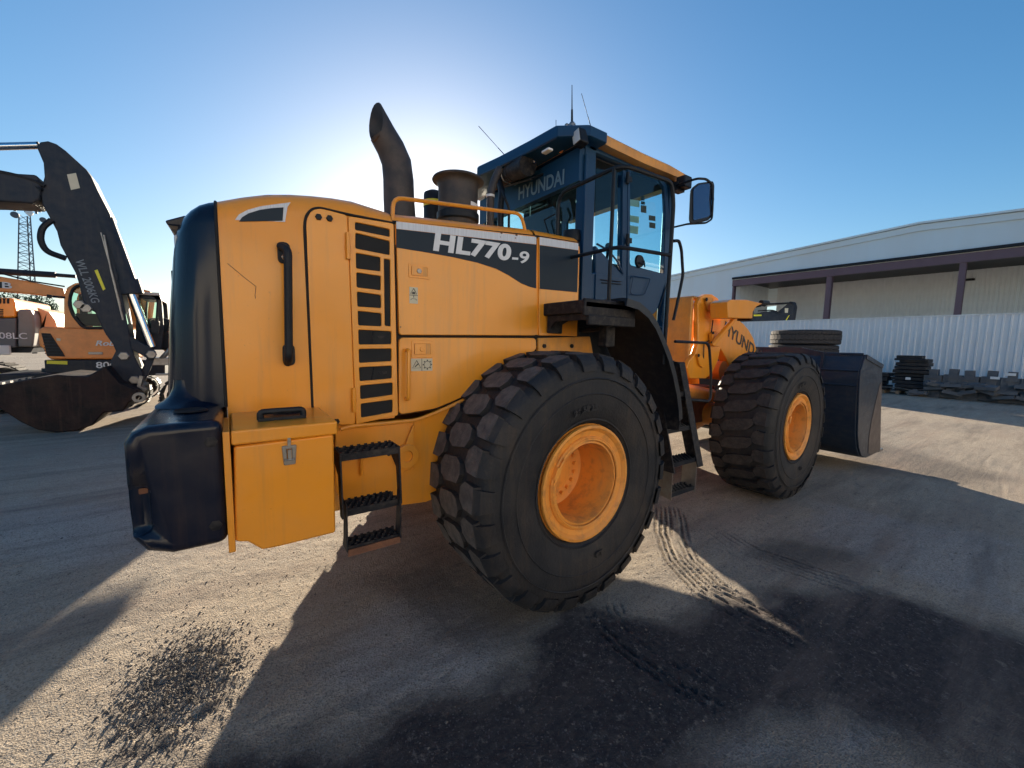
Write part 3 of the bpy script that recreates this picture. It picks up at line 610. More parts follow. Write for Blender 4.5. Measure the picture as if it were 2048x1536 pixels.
ob('cowl_spoiler', G_loft([[(-2.00, y, z+.02), (-2.06, y, z+.02), (-2.135, y*.97, z-.012), (-2.125, y*.97, z-.032), (-2.03, y, z-.03)] for y, z in ((-.74, 2.325), (-.5, 2.335), (0, 2.34), (.5, 2.335), (.74, 2.325))], True), COWL, ld, .008)
for s_ in (-1, 1): ob('rear_lamp', G_box((-2.088, s_*.77, 2.20), (.025, .03, .09)), LAMP, ld, .012)
# counterweight
zb, zt = .935, 1.44
cw = ob('counterweight', G_prism([(-1.945, zb), (-2.12, zb), (-2.195, zb+.03), (-2.232, zb+.09), (-2.237, zb+.2), (-2.237, zt-.06), (-2.215, zt-.02), (-2.17, zt), (-1.945, zt+.004)], 'xz', -1.35, 1.35), NAVY, ld, .038, seg=4, ang=30)
cut = ob('cut', G_box((-2.255, -1.37, 1.13), (.17, .14, .20)), NAVY, None, .03)
bo = cw.modifiers.new('b', 'BOOLEAN'); bo.object = cut; bo.operation = 'DIFFERENCE'; bpy.context.view_layer.update()
nm_ = bpy.data.meshes.new_from_object(cw.evaluated_get(bpy.context.evaluated_depsgraph_get())); cw.modifiers.clear(); cw.data = nm_; bpy.data.objects.remove(cut)
for s_ in (-1, 1):
    g_n = G_lathe([(.06, .12), (.065, .08), (.08, .045), (.105, .02), (.14, .006), (.155, -.002)], (-2.075, s_*.80, 1.444), 'z', 28)
    ob('neck_fairing', ([Vector((min(max(v.x, -2.2), -1.95), v.y, v.z)) for v in g_n[0]], g_n[1]), NAVY, ld)
ob('tow_hole_shade', G_lathe([(1e-4, 0), (.045, 0), (.055, .006), (.062, 0)], (-2.06, -1.06, 1.447), 'z', 24), GAP, ld)
for z in (1.02, 1.36): ob('cast_plug', G_bolt((-1.985, -1.35, z), .022, h=.004), BLKD, cw)
ob('tail_lamp', G_box((-2.19, -1.302, 1.19), (.04, .01, .022)), RUST, cw, .004)
ob('tail_lamp', G_box((-2.246, 1.05, 1.19), (.02, .10, .05)), RUST, cw, .006)
# toolbox
tb = S((467, 893), (668, 868), (672, 1066), (560, 1094), (525, 1101), (496, 1085), (470, 1085), y=-1.35)
tbx = ob('toolbox', G_prism(tb, 'xz', -1.35, -.90), YEL, ld, .012)
for a, b in (((520, 1092), (655, 1068)),): pass
x0, x1 = tb[0][0], tb[1][0]; zl = (tb[0][1]+tb[1][1])/2
ob('toolbox_lid', [G_box(((x0+x1)/2+.004, -1.127, zl+.033), (x1-x0+.022, .475, .062))], YEL, tbx, .01)
ob('side_flange', G_box((x0-.022, -1.18, zl-.19), (.024, .36, .50)), YEL, ld, .004)
hx = (x0+x1)/2+.0; ob('lid_handle', [G_box((hx, -1.17, zl+.072), (.19, .10, .014)), G_tube([(hx-.085, -1.20, zl+.07), (hx-.085, -1.20, zl+.105), (hx+.085, -1.20, zl+.105), (hx+.085, -1.20, zl+.07)], .014, .02), G_box((hx+.03, -1.12, zl+.085), (.12, .03, .02))], BLK, tbx, .004)
c = at(579, 905, 'y', -1.36)
lt = ob('toolbox_latch', [G_panel(rnd([(c.x-.022, c.z-.055), (c.x+.022, c.z-.055), (c.x+.028, c.z+.03), (c.x-.028, c.z+.03)], .006), [[(c.x-.010, c.z-.03), (c.x+.010, c.z-.03), (c.x+.010, c.z+.015), (c.x-.010, c.z+.015)]], -1.358, .008, .002), G_box((c.x, -1.362, c.z-.012), (.014, .012, .05)), G_box((c.x, -1.36, c.z+.055), (.012, .008, .05)), G_box((c.x, -1.36, c.z+.078), (.05, .006, .008)), G_tube([(c.x-.02, -1.366, c.z-.03), (c.x+.02, -1.366, c.z-.03)], .004)], STEEL, tbx)
# folding ladder in front of the skirt
def step_tread(x0, x1, y0, y1, z, par, n=7, mat=BLK):
    g = [G_box(((x0+x1)/2, y0, z-.012), (x1-x0, .008, .035)), G_box(((x0+x1)/2, y1, z-.012), (x1-x0, .008, .035))]
    k = int((y1-y0)/.028)
    for j in range(k+1):
        y = y0+.004+(y1-y0-.008)*j/k
        g.append(G_box(((x0+x1)/2, y, z-.012), (x1-x0, .005, .012)))
        for i in range(n):
            x = x0+(x1-x0)*(i+.25+.5*(j % 2))/n
            g.append(G_box((x, y, z+.004), ((x1-x0)/n*.42, .006, .020)))
    for i in range(n+1): x = x0+(x1-x0)*i/n; g.append(G_box((x, (y0+y1)/2, z-.014), (.006, y1-y0, .008)))
    return ob('step', g, mat, par)
la = [at(679, 912, 'y', -1.22), at(793, 897, 'y', -1.22), at(690, 1022, 'y', -1.25), at(806, 992, 'y', -1.25), at(703, 1097, 'y', -1.25), at(812, 1068, 'y', -1.25)]
lad = ob('ladder_rail', [G_prism([(-1.255, la[0].z+.02), (-1.09, la[0].z+.02), (-1.09, la[0].z-.03), (-1.21, la[0].z-.10), (-1.235, la[2].z-.03), (-1.28, la[2].z-.03)], 'yz', la[0].x-.008, la[0].x+.002), G_prism([(-1.285, la[2].z+.04), (-1.235, la[2].z+.04), (-1.20, la[4].z), (-1.28, la[4].z)], 'yz', la[0].x+.010, la[0].x+.018), G_tube([(la[0].x, -1.10, la[0].z-.06), (la[0].x, -.88, la[0].z-.06)], .012)], BLKD, ld, .003)
ob('ladder_rail', [G_prism([(-1.255, la[1].z+.02), (-1.09, la[1].z+.02), (-1.09, la[1].z-.03), (-1.21, la[1].z-.10), (-1.235, la[3].z-.03), (-1.28, la[3].z-.03)], 'yz', la[1].x-.002, la[1].x+.008),
  G_prism([(-1.285, la[3].z+.04), (-1.235, la[3].z+.04), (-1.20, la[5].z), (-1.28, la[5].z)], 'yz', la[1].x-.006, la[1].x+.002),
  G_tube([(la[1].x, -1.10, la[1].z-.06), (la[1].x, -.88, la[1].z-.06)], .012)], BLKD, ld, .003)
for i, z in enumerate((la[0].z+.01, la[2].z, la[4].z+.01)): step_tread(la[0].x+(.02 if i else 0), la[1].x+(0 if i else 0), -1.25, -1.12 if i < 2 else -1.16, z, lad, 8, BLKD)
ob('step_kickplate', G_box(((la[0].x+la[1].x)/2+.01, -1.262, la[4].z-.015), (la[1].x-la[0].x-.02, .006, .035)), RUST, lad)
ob('ladder_bracket', G_tube([(la[1].x-.10, -.90, la[1].z-.05), (la[1].x-.10, -.90, la[1].z-.22)], .01), YEL, ld)
# roof rail on the cover
ob('cover_rail', G_tube([(-1.09, -.86, 2.46), (-1.085, -.86, 2.605), (-.14, -.84, 2.70), (-.09, -.84, 2.56)], .0125, .06, 8), YEL, ld)
# ---- exhaust, pre-cleaner and pipes ----
def chain(px, xp): return [at(a, b, 'y', xp) for a, b in px]
ec = chain([(800, 432), (798, 400), (797, 360), (793, 325), (781, 296), (765, 268), (752, 244)], -.05)
exg = G_tube([ec[0]+Vector((0, 0, -.35))]+ec, .1, res=20, radii=[.135, .122, .119, .117, .114, .108, .102, .097], caps=False)
tip = ec[-1]
V, F = exg; n_ = 20; base_i = len(V)-n_
dirn = (ec[-1]-ec[-2]).normalized()
cutn = Vector((-.93, -.25, .12)).normalized()
for j in range(n_):   # mitre the mouth: opening faces the rear
    p = V[base_i+j]; o = p-tip; V[base_i+j] = p+dirn*max(-.30, min(.13, -(o.dot(cutn))/max(dirn.dot(cutn), .35)))
ex = ob('exhaust_pipe', (V, F), SOOT, ld)
sm_ = ex.modifiers.new('thick', 'SOLIDIFY'); sm_.thickness = .008
ob('exhaust_base', G_lathe([(.20, 0), (.19, .05), (.14, .10)], (ec[0].x, ec[0].y, ztop(-.8)-.0), 'z', 24), SOOT, ld)
pc = at(916, 435, 'y', -.25); pt = at(916, 372, 'y', -.25); rr = (at(951, 420, 'y', -.25)-at(877, 420, 'y', -.25)).length/2*.93
ob('precleaner', G_lathe([(rr*.96, -.35), (rr*.96, .0), (rr, .01), (rr, pt.z-pc.z-.10), (rr, pt.z-pc.z-.02), (rr*1.03, pt.z-pc.z+.002), (rr*1.12, pt.z-pc.z+.018), (rr*1.28, pt.z-pc.z+.026), (rr*1.31, pt.z-pc.z+.034), (rr*1.27, pt.z-pc.z+.046), (rr*1.0, pt.z-pc.z+.052), (rr*.9, pt.z-pc.z+.0), (rr*.9, pt.z-pc.z-.25), (1e-4, pt.z-pc.z-.25)], pc, 'z', 40), SOOT, ld)
ob('precleaner_collar', G_lathe([(rr+.002, -.06), (rr+.012, -.05), (rr+.012, .0), (rr+.002, .01)], (pc.x, pc.y, pc.z+.02), 'z', 40), BLK, ld)
ob('precleaner_label', [G_lathe([(rr+.004, -.012), (rr+.004, .018)], (pc.x, pc.y, pc.z+.075), 'z', 14, R(-80), R(-30))], WHITE, ld)
c2 = at(868, 432, 'y', .15); ob('filler_can', [G_lathe([(1e-4, .21), (.05, .21), (.085, .19), (.09, .17), (.09, -.3), (1e-4, -.3)], c2, 'z', 20)], BLK, ld); ob('can_band', G_lathe([(.093, 0), (.093, .05)], (c2.x, c2.y, c2.z+.07), 'z', 20), HIVIS, ld)
p1 = at(981, 440, 'y', -.10); p2 = at(981, 390, 'y', -.10); p3 = at(988, 362, 'y', -.1)
ob('breather_pipe', G_tube([p1+Vector((0, 0, -.4)), p2, p3, p3+Vector((.06, 0, .12))], .034, .04, 12), SOOT, ld)
ob('pipe_clamp', G_tube([p2+Vector((0, 0, -.02)), p2+Vector((0, 0, 0))], .038, res=12), WHITE, ld)
p4 = at(1002, 445, 'y', -.02); ob('coolant_hose', G_tube([p4+Vector((0, 0, -.3)), at(1001, 410, 'y', -.02), at(1004, 385, 'y', -.02), at(998, 360, 'y', .1)], .030, .08, 10), BLK, ld)
p5 = at(1018, 445, 'y', -.15); ob('wiring_hose', G_tube([p5+Vector((0, 0, -.2)), at(1018, 415, 'y', -.15), at(1010, 398, 'y', -.15), at(1005, 380, 'y', -.1)], .012, .05, 6), BLK, ld)
# ---- cab ----
CY = .80; XR, XF = .56, 1.76; ZB, ZT = 1.62, 3.40
Sc = lambda *p: xz(-CY, *p)
cab = ob('cab', [G_box((XR+.03, -CY+.05, 2.75), (.13, .10, 1.34)), G_box((XR+.03, CY-.05, 2.75), (.13, .10, 1.34)), G_box((XF-.03, -CY+.04, 2.55), (.075, .08, 1.74)), G_box((XF-.03, CY-.04, 2.55), (.075, .08, 1.74)),
  G_box(((XR+XF)/2, -CY+.045, 3.385), (XF-XR, .09, .07)), G_box(((XR+XF)/2, CY-.045, 3.385), (XF-XR, .09, .07)), G_box((XR+.03, 0, 3.30), (.09, 2*CY-.2, .24)), G_box((XF-.03, 0, 3.385), (.07, 2*CY-.16, .07)),
  G_box((XR+.03, 0, 2.25), (.09, 2*CY-.02, .70)), G_box(((XR+XF)/2, 0, 1.95), (XF-XR, 1.5, .10)),
  G_prism(Sc((1172, 612), (1172, 545), (1192, 545), (1192, 490), (1246, 549), (1246, 620), (1330, 655), (1252, 655)), 'xz', -CY+.002, -CY+.05)], CABM, ld, .012)
ob('cab_side_far', G_prism([(XR, 1.9), (XF, 1.9), (XF, 2.25), (XR, 2.42)], 'xz', CY-.05, CY-.002), CABM, ld, .005)
# rear corner gutter strip
ob('corner_gutter', G_tube([(XR-.03, -CY-.008, 2.10), (XR-.03, -CY-.008, 3.30)], .014, res=6), CABM, ld)
ob('b_pillar', G_prism(Sc((1246, 340), (1255, 343), (1252, 620), (1243, 620)), 'xz', -CY-.004, -CY+.06), CABM, ld, .006)
# quarter panel and pocket
ob('quarter_panel', G_panel(rnd(Sc((1190, 548), (1245, 553), (1243, 640), (1188, 628)), .01), [], -CY-.012, .02, .003), CABM, ld)
ob('panel_slot_shade', [G_tube([(p[0], -CY-.024, p[1]) for p in Sc((1197, 560), (1238, 564))], .004, res=5), G_tube([(p[0], -CY-.024, p[1]) for p in Sc((1199, 566), (1238, 569))], .004, res=5)], GAP, ld)
qw = ob('quarter_window', G_prism(Sc((1193, 335), (1245, 345), (1245, 548), (1225, 516), (1193, 490)), 'xz', -CY+.012, -CY+.018), GLASS, ld)
ob('window_arc', G_tube([(p[0], -CY-.004, p[1]) for p in Sc((1193, 488), (1215, 500), (1232, 520), (1246, 548))], .009, .02, 6), CABM, ld)
dfr = Sc((1254, 335), (1278, 333), (1318, 352), (1333, 372), (1336, 430), (1334, 550), (1333, 552), (1312, 622), (1290, 640), (1253, 628))
dg = Sc((1259, 343), (1277, 340), (1313, 357), (1327, 376), (1329, 430), (1327, 548), (1258, 530))
dg2 = Sc((1330, 561), (1330, 650), (1318, 640), (1322, 600))
door = ob('cab_door', G_panel(rnd(dfr, .03), [rnd(dg, .03)], -CY-.012, .035, .006), CABM, ld)
ob('door_glass', G_prism(dg, 'xz', -CY+.002, -CY-.004), GLASS, door)
ob('door_pressing', G_tube([(p[0], -CY-.030, p[1]) for p in rnd(Sc((1256, 552), (1296, 558), (1283, 591), (1256, 589)), .03)]+[(Sc((1262, 552))[0][0], -CY-.030, Sc((1262, 552))[0][1])], .0045, res=5), CABM, door)
ob('lower_front_glass', G_prism(Sc((1334, 566), (1337, 566), (1336, 655), (1320, 640)), 'xz', -CY+.002, -CY-.004), GLASS, ld)
ob('door_seam_shade', G_tube([(p[0], -CY-.026, p[1]) for p in Sc((1332, 560), (1312, 622))], .005, res=5), GAP, door)
c = at(1282, 527, 'y', -CY-.04); ob('door_handle', [G_tube([(c.x-.04, -CY-.02, c.z), (c.x-.04, -CY-.05, c.z+.0), (c.x+.045, -CY-.05, c.z), (c.x+.045, -CY-.02, c.z)], .008, .01), G_tube([(c.x+.03, -CY-.05, c.z+.03), (c.x+.045, -CY-.05, c.z-.03)], .006), G_lathe([(1e-4, -.02), (.055, -.02), (.06, 0), (1e-4, 0)], (c.x-.01, -CY-.02, c.z+.02), 'y', 20)], BLK, door)
for q in ((1256, 357), (1256, 480)): c = at(*q, 'y', -CY-.03); ob('door_hinge', [G_tube([(c.x-.01, -CY-.035, c.z-.05), (c.x-.01, -CY-.035, c.z+.05)], .016), G_box((c.x+.02, -CY-.03, c.z), (.06, .012, .045))], BLK, door, .002)
# glazing
ob('headliner', G_box(((XR+XF)/2, 0, 3.36), (XF-XR-.08, 2*CY-.12, .05)), SEAT, ld)
ob('rear_window', G_box((XR+.03, 0, 2.89), (.006, 2*CY-.16, .60)), GLASS, ld)
ob('front_window', G_box((XF-.03, 0, 2.68), (.006, 2*CY-.16, 1.35)), GLASS, ld)
ob('far_window', G_box(((XR+XF)/2, CY-.02, 2.88), (XF-XR-.16, .006, .94)), GLASS, ld)
ob('far_pillar', G_box((1.12, CY-.03, 2.86), (.07, .05, 1.0)), CABM, ld, .006)
# interior
ob('operator_seat', [G_box((.98, 0, 2.38), (.50, .52, .13)), G_box((.76, 0, 2.74), (.13, .48, .68), ('Y', R(-8))), G_box((.72, 0, 3.12), (.10, .28, .2)), G_box((.98, 0, 2.15), (.36, .36, .35)), G_box((1.0, -.32, 2.56), (.36, .08, .07)), G_box((1.0, .32, 2.56), (.36, .08, .07))], SEAT, ld, .04)
st_ = ob('steering_column', [G_tube([(1.62, 0, 2.1), (1.48, 0, 2.66)], .05), G_box((1.6, 0, 2.45), (.18, .4, .35))], BLK, ld, .02)
ob('steering_wheel', G_tube([(1.44+.075*math.cos(a)*.4, .20*math.sin(a), 2.70+.19*math.cos(a)*.35) for a in np.linspace(0, 6.283, 25)], .014), BLK, st_)
ob('side_console', [G_box((1.05, -.50, 2.35), (.55, .16, .4)), G_tube([(1.15, -.50, 2.5), (1.17, -.50, 2.72)], .014), G_sph((1.17, -.5, 2.73), .03)], BLK, ld, .02)
# notices taped inside the door glass: outlines seen through the pane
def fl(px): return Sc(*px)
g1 = [G_prism(fl(p), 'xz', -CY+.006, -CY+.008) for p in ([(1260, 398), (1280, 401), (1280, 414), (1260, 411)], [(1260, 430), (1279, 433), (1279, 446), (1260, 443)], [(1259, 450), (1278, 453), (1277, 468), (1258, 465)])]
ob('notice_sheet', g1, STK, door)
g2 = [G_prism(fl(p), 'xz', -CY+.006, -CY+.008) for p in ([(1283, 391), (1290, 392), (1290, 401), (1283, 400)], [(1283, 402), (1291, 403), (1291, 409), (1283, 408)], [(1283, 410), (1294, 411), (1294, 426), (1283, 424)], [(1299, 430), (1312, 432), (1312, 442), (1299, 440)], [(1300, 444), (1312, 446), (1312, 457), (1300, 455)])]
ob('dark_notice', g2, INK, door)
# roof and visor
roof_y = -.885
e = xz(roof_y, (1183, 246), (1225, 270), (1290, 303), (1345, 328), (1385, 347))
zl_ = [p[1] for p in e]; xl_ = [p[0] for p in e]
def rsec(x, z, hw=.885, t=.10, drop=0): return [(x, -hw, z-t), (x, -hw-.004, z-.03), (x, -hw+.03, z), (x, -hw+.15, z+.035), (x, 0, z+.06), (x, hw-.15, z+.035), (x, hw-.03, z), (x, hw+.004, z-.03), (x, hw, z-t)]
rs_ = [rsec(.47, zl_[0]-.035, .86, .085), rsec(xl_[0]+.02, zl_[0]), rsec(xl_[1], zl_[1]), rsec(xl_[2], zl_[2]), rsec(xl_[3], zl_[3]-.0, t=.095), rsec(1.93, zl_[4]-.01, .87, .075), rsec(1.97, zl_[4]-.045, .82, .03)]
ob('roof', G_loft(rs_, True), YELS, ld, .01)
vz = 3.475
vp_ = [(.47, -.905), (.27, -.74), (.245, -.41), (.20, 0), (.15, .30), (.46, .88), (.66, .88), (.66, -.905)]
def vs(k, z): cx, cy = .5, 0; return [(cx+(x-cx)*k, cy+(y-cy)*k, z) for x, y in vp_]
ob('roof_visor', G_loft([vs(.97, vz-.095), vs(1.0, vz-.085), vs(1.0, vz-.01), vs(.97, vz+.005), vs(.72, vz+.035)], True), CABM, ld, .008)
ob('visor_lining', G_box((.50, 0, 3.22), (.06, 1.58, .26)), CABM, ld)
# drum under the visor
a = at(1002, 352, 'x', .34); b = at(1056, 330, 'x', .30)
dm_ = ob('air_drum', [G_tube([a, a*.98+b*.02, a*.55+b*.45], .075, res=24), G_tube([a*.55+b*.45, b], .088, res=24), G_tube([a*.55+b*.45, a*.5+b*.5], .092, res=24)], BLKD, ld)
ob('drum_valve', [G_bolt((b.x-.0, b.y-.09, b.z), .016, h=.02)], CHROME, dm_)
ob('drum_strap', G_tube([a*.7+b*.3+Vector((-.095, 0, .0)), a*.7+b*.3+Vector((-.06, 0, -.09)), a*.7+b*.3+Vector((.09, 0, -.09)), a*.7+b*.3+Vector((.2, 0, .05))], .006, .03), STEEL, dm_)
ob('drum_cradle', G_tube([a+Vector((.05, .0, -.085)), b+Vector((.05, 0, -.10)), b+Vector((.2, 0, -.02))], .012), BLK, ld)
# lettering on the rear cab header, work lamps, aerials
th = at(1128, 348, 'x', XR-.02); t0 = at(1030, 396, 'x', XR-.02)
ob('header_panel', G_box((XR-.022, -.30, (th.z+t0.z)/2-.03), (.014, 1.02, .20)), CABM, ld, .003)
t0 = at(1036, 400, 'x', .466); t1_ = at(1128, 367, 'x', .466)
g0 = G_text('HYUNDAI', 1, (0, 0, 0), (1, 0, 0), (0, 0, 1), .001, .02, 1); wx_ = max(v.x for v in g0[0]); g0 = ([Vector((.466+v.y, t0.y+(t1_.y-t0.y)*v.x/wx_, t0.z+(t1_.z-t0.z)*v.x/wx_+v.z*.17)) for v in g0[0]], g0[1])
ob('header_lettering', g0, M('faded_lettering', (.13, .22, .30), .5), ld)
wires = at(1118, 300, 'x', .42); ob('lamp_wire', G_tube([at(1108, 290, 'x', .45), at(1112, 300, 'x', .45), at(1122, 306, 'x', .45), at(1132, 292, 'x', .45)], .005, .02, 6), ORG, ld)
wl = at(1159, 276, 'x', .41); wk = ob('work_lamp', G_box((.42, wl.y, wl.z), (.09, .09, .115), ('X', R(-12))), BLK, ld, .012); ob('work_lamp_lens', G_box((.373, wl.y, wl.z), (.006, .075, .095), ('X', R(-12))), LAMP, wk, .004)
c = at(1115, 268, 'x', .17)
sx_ = at(1115, 269, 'y', -.575); vb = ob('visor_sticker', G_box((sx_.x-.01, sx_.y-.02, vz-.048), (.004, .19, .045), ('Z', R(31))), STKB, ld)
ob('sticker_lettering', G_text('ConstructionSafe', .034, (sx_.x-.062, sx_.y+.062, vz-.058), (.515, -.857, 0), (0, 0, 1), .0008, 0, .72), LETT, vb)
wa = at(1095, 279, 'x', .2); ob('interior_lamp', G_box((wa.x, wa.y, 3.272), (.05, .09, .02)), WHITE, ld, .008)
def aerial(name, base, top, r0, r1, mat=BLK): return ob(name, [G_tube([base, base*.6+top*.4], r0, res=6, r2=r0*.8), G_tube([base*.6+top*.4, top], r0*.5, res=6, r2=r1)], mat, ld)
ab = at(1144, 252, 'y', -.75); aerial('radio_aerial', ab, at(1144, 170, 'y', -.75), .011, .003); ob('aerial_mount', [G_lathe([(.03, 0), (.03, .03), (.015, .05)], (ab.x, ab.y, ab.z-.02), 'z', 12), G_sph((ab.x-.03, ab.y+.03, ab.z+.005), .018)], STEEL, ld)
aerial('whip_aerial', at(1184, 262, 'y', -.8), at(1163, 187, 'y', -.8), .004, .0025)
aerial('small_aerial', at(1112, 268, 'y', -.5), at(1112, 240, 'y', -.5), .004, .003)
aerial('rear_aerial', at(1020, 322, 'y', .05), at(957, 252, 'y', .05), .0045, .003)
# wiper and reflected fittings on the rear window
ob('rear_wiper', [G_tube([at(1098, 470, 'x', XR-.015), at(1088, 440, 'x', XR-.015), at(1110, 428, 'x', XR-.015)], .007, .02, 6)], BLK, ld)
ob('window_dome', G_lathe([(1e-4, .1), (.07, .09), (.08, .05), (.08, 0)], (.50, -.70, ztop(.4)+.0), 'z', 20), BLK, ld)
# mirror
mp = [at(1405, 362, 'y', -1.15), at(1405, 446, 'y', -1.15)]
ob('mirror', G_loft([[(x+o, -1.15+yy, z) for x, z in rnd(xz(-1.15, (1382, 377), (1396, 366), (1426, 362), (1429, 370), (1427, 428), (1418, 438), (1384, 447), (1379, 440)), .03)] for o, yy in ((0, 0), (.02, .02), (.04, .03))], True), BLK, ld, .004)
mg = ob('mirror_glass', G_prism(rnd(xz(-1.153, (1386, 379), (1397, 370), (1423, 366), (1425, 371), (1423, 426), (1415, 434), (1386, 441)), .02), 'xz', -1.153, -1.157), M('mirror_silver', (.10, .14, .22), .08, .8, amt=.1), ld)
A = at(1352, 374, 'y', -.88)
ob('mirror_arm', [G_tube([at(1350, 372, 'y', -.88), at(1365, 366, 'y', -1.0), at(1395, 357, 'y', -1.13), at(1412, 358, 'y', -1.15), at(1424, 368, 'y', -1.16), at(1426, 400, 'y', -1.17)], .011, .03), G_tube([at(1345, 455, 'y', -.82), at(1375, 448, 'y', -1.1), at(1412, 446, 'y', -1.16), at(1424, 438, 'y', -1.16), at(1426, 400, 'y', -1.17)], .009, .03), G_box(A+Vector((.03, 0, 0)), (.12, .07, .08)), G_tube([at(1343, 380, 'y', -.83), at(1372, 362, 'y', -.92)], .03)], BLK, ld)
ob('front_work_lamp', G_box(at(1368, 366, 'y', -.93), (.12, .10, .11)), BLK, ld, .015)
# ---- platform, fender, rails, access ladder ----
pf = ob('platform', [G_box((.30, -1.11, 2.035), (.52, .46, .05)), G_box((.30, -1.325, 2.015), (.53, .03, .12)), G_box((.05, -1.10, 2.02), (.03, .46, .09)), G_box((.30, -1.345, 1.93), (.48, .035, .07)), G_box((.42, -1.2, 1.83), (.10, .08, .16))], BLKD, ld, .01)
ob('platform_bracket', [G_prism(S((1090, 624), (1112, 616), (1255, 628), (1258, 641), (1130, 641), (1115, 650), (1114, 668), (1089, 666)), 'xz', -.925, -.96), G_prism([(-.93, 1.86), (-.93, 2.0), (-1.33, 2.0), (-1.33, 1.93), (-1.02, 1.93)], 'yz', .06, .09)], BLKD, ld, .006)
def arc(r_, a0, a1, n): return [(r_*math.cos(R(a)), .845+r_*math.sin(R(a))) for a in np.linspace(a0, a1, n)]
fo = [(.36, 2.085), (.50, 2.065), (.62, 2.01), (.72, 1.93), (.82, 1.81), (.91, 1.69), (.99, 1.55), (1.06, 1.39), (1.10, 1.26), (1.115, 1.17)]
fi = [(x-.022, z-.022) for x, z in fo]
sec_ = []
for (x, z), (xi, zi) in zip(fo, fi):
    dx, dz = (x-.1), (z-.9); l = math.hypot(dx, dz); dx /= l; dz /= l
    sec_.append([(x-.05*dx, -1.43, z-.05*dz), (x+.005*dx, -1.425, z+.005*dz), (x+.012*dx, -1.38, z+.012*dz), (x+.012*dx, -.82, z+.012*dz), (x-.015*dx, -.82, z-.015*dz), (x-.012*dx, -1.40, z-.012*dz), (x-.05*dx, -1.418, z-.05*dz)])
ob('fender', G_loft(sec_, True), M('fender_plastic', (.010, .014, .022), .42, 0, (.06, .055, .05), .5, 18, .08, 60, 0, edge=.58, spec=.35), ld)
ob('fender_inner', G_prism([(.45, 1.95), (.75, 1.8), (.95, 1.5), (1.05, 1.2), (1.15, 1.2), (1.15, 1.9), (.7, 2.05), (.45, 2.05)], 'xz', -.78, -.80), BLK, ld)
ob('mud_flap', G_prism([(-1.42, 1.25), (-.93, 1.25), (-.92, 1.05), (-1.41, 1.07)], 'yz', 1.10, 1.115), BLKD, ld, .003)
ob('fender_stay', [G_tube([(.45, -.85, 1.88), (.46, -1.2, 1.90)], .025), G_box((.6, -.86, 1.75), (.3, .05, .35))], BLK, ld)
yo = -1.38
rl = G_tube([(.30, -.74, 1.98), (.30, -.74, 2.96), (.30, yo, 2.97), (.86, yo, 2.99), (.90, yo, 2.85), (.90, -1.37, 1.62)], .0155, .11, 8)
ml = G_tube([(.30, -.74, 2.44), (.30, yo, 2.435), (.90, yo, 2.46)], .014, .09, 8)
ob('platform_rail', [rl, ml, G_tube([(.30, -1.31, 2.05), (.30, -1.31, 2.97)], .0135)], BLK, ld)
gr2 = [at(q[0], q[1], 'y', -1.25) for q in ((1347, 482), (1358, 481), (1363, 500), (1366, 550), (1356, 600), (1347, 640))]
ob('door_grab_bar', G_tube(gr2, .013, .03), BLK, ld)
gr3 = [at(q[0], q[1], 'y', -1.2) for q in ((1350, 683), (1418, 686), (1422, 745), (1421, 803), (1352, 797))]
ob('ladder_grab_bar', G_tube(gr3, .013, .07), BLK, ld)
def slant(t): return -1.10-.24*t, 1.62-.92*t
stg = []
for x in (1.10, 1.52):
    y0_, z0_ = slant(0); y1_, z1_ = slant(1)
    stg.append(G_prism([(y0_+.10, z0_), (y0_-.06, z0_), (y1_-.06, z1_), (y1_+.08, z1_)], 'yz', x-.008, x+.008))
stg += [G_prism([(slant(0)[0]-.055, slant(0)[1]), (slant(0)[0]-.065, slant(0)[1]), (slant(1)[0]-.065, slant(1)[1]), (slant(1)[0]-.055, slant(1)[1])], 'yz', 1.44, 1.53), G_box((1.30, -1.0, 1.60), (.46, .12, .06))]
al = ob('access_ladder', stg, BLKD, ld, .003)
for t in (.30, .62, .92):
    y_, z_ = slant(t); step_tread(1.11, 1.51, y_-.05, y_+.09, z_, al, 9)
for x in (1.13, 1.50):
    ob('lower_bracket', G_prism([(-1.36, .74), (-1.22, .76), (-1.22, .47), (-1.36, .45)], 'yz', x-.004, x+.004), M('galv_bracket', (.22, .215, .20), .5, .4, (.15, .08, .05), .6, 12) if x < 1.2 else STEEL, al)
step_tread(1.135, 1.495, -1.35, -1.23, .50, al, 8)
ob('fuel_tank', G_box((1.2, -.70, 1.42), (.5, .3, .4)), YELS, ld, .04)
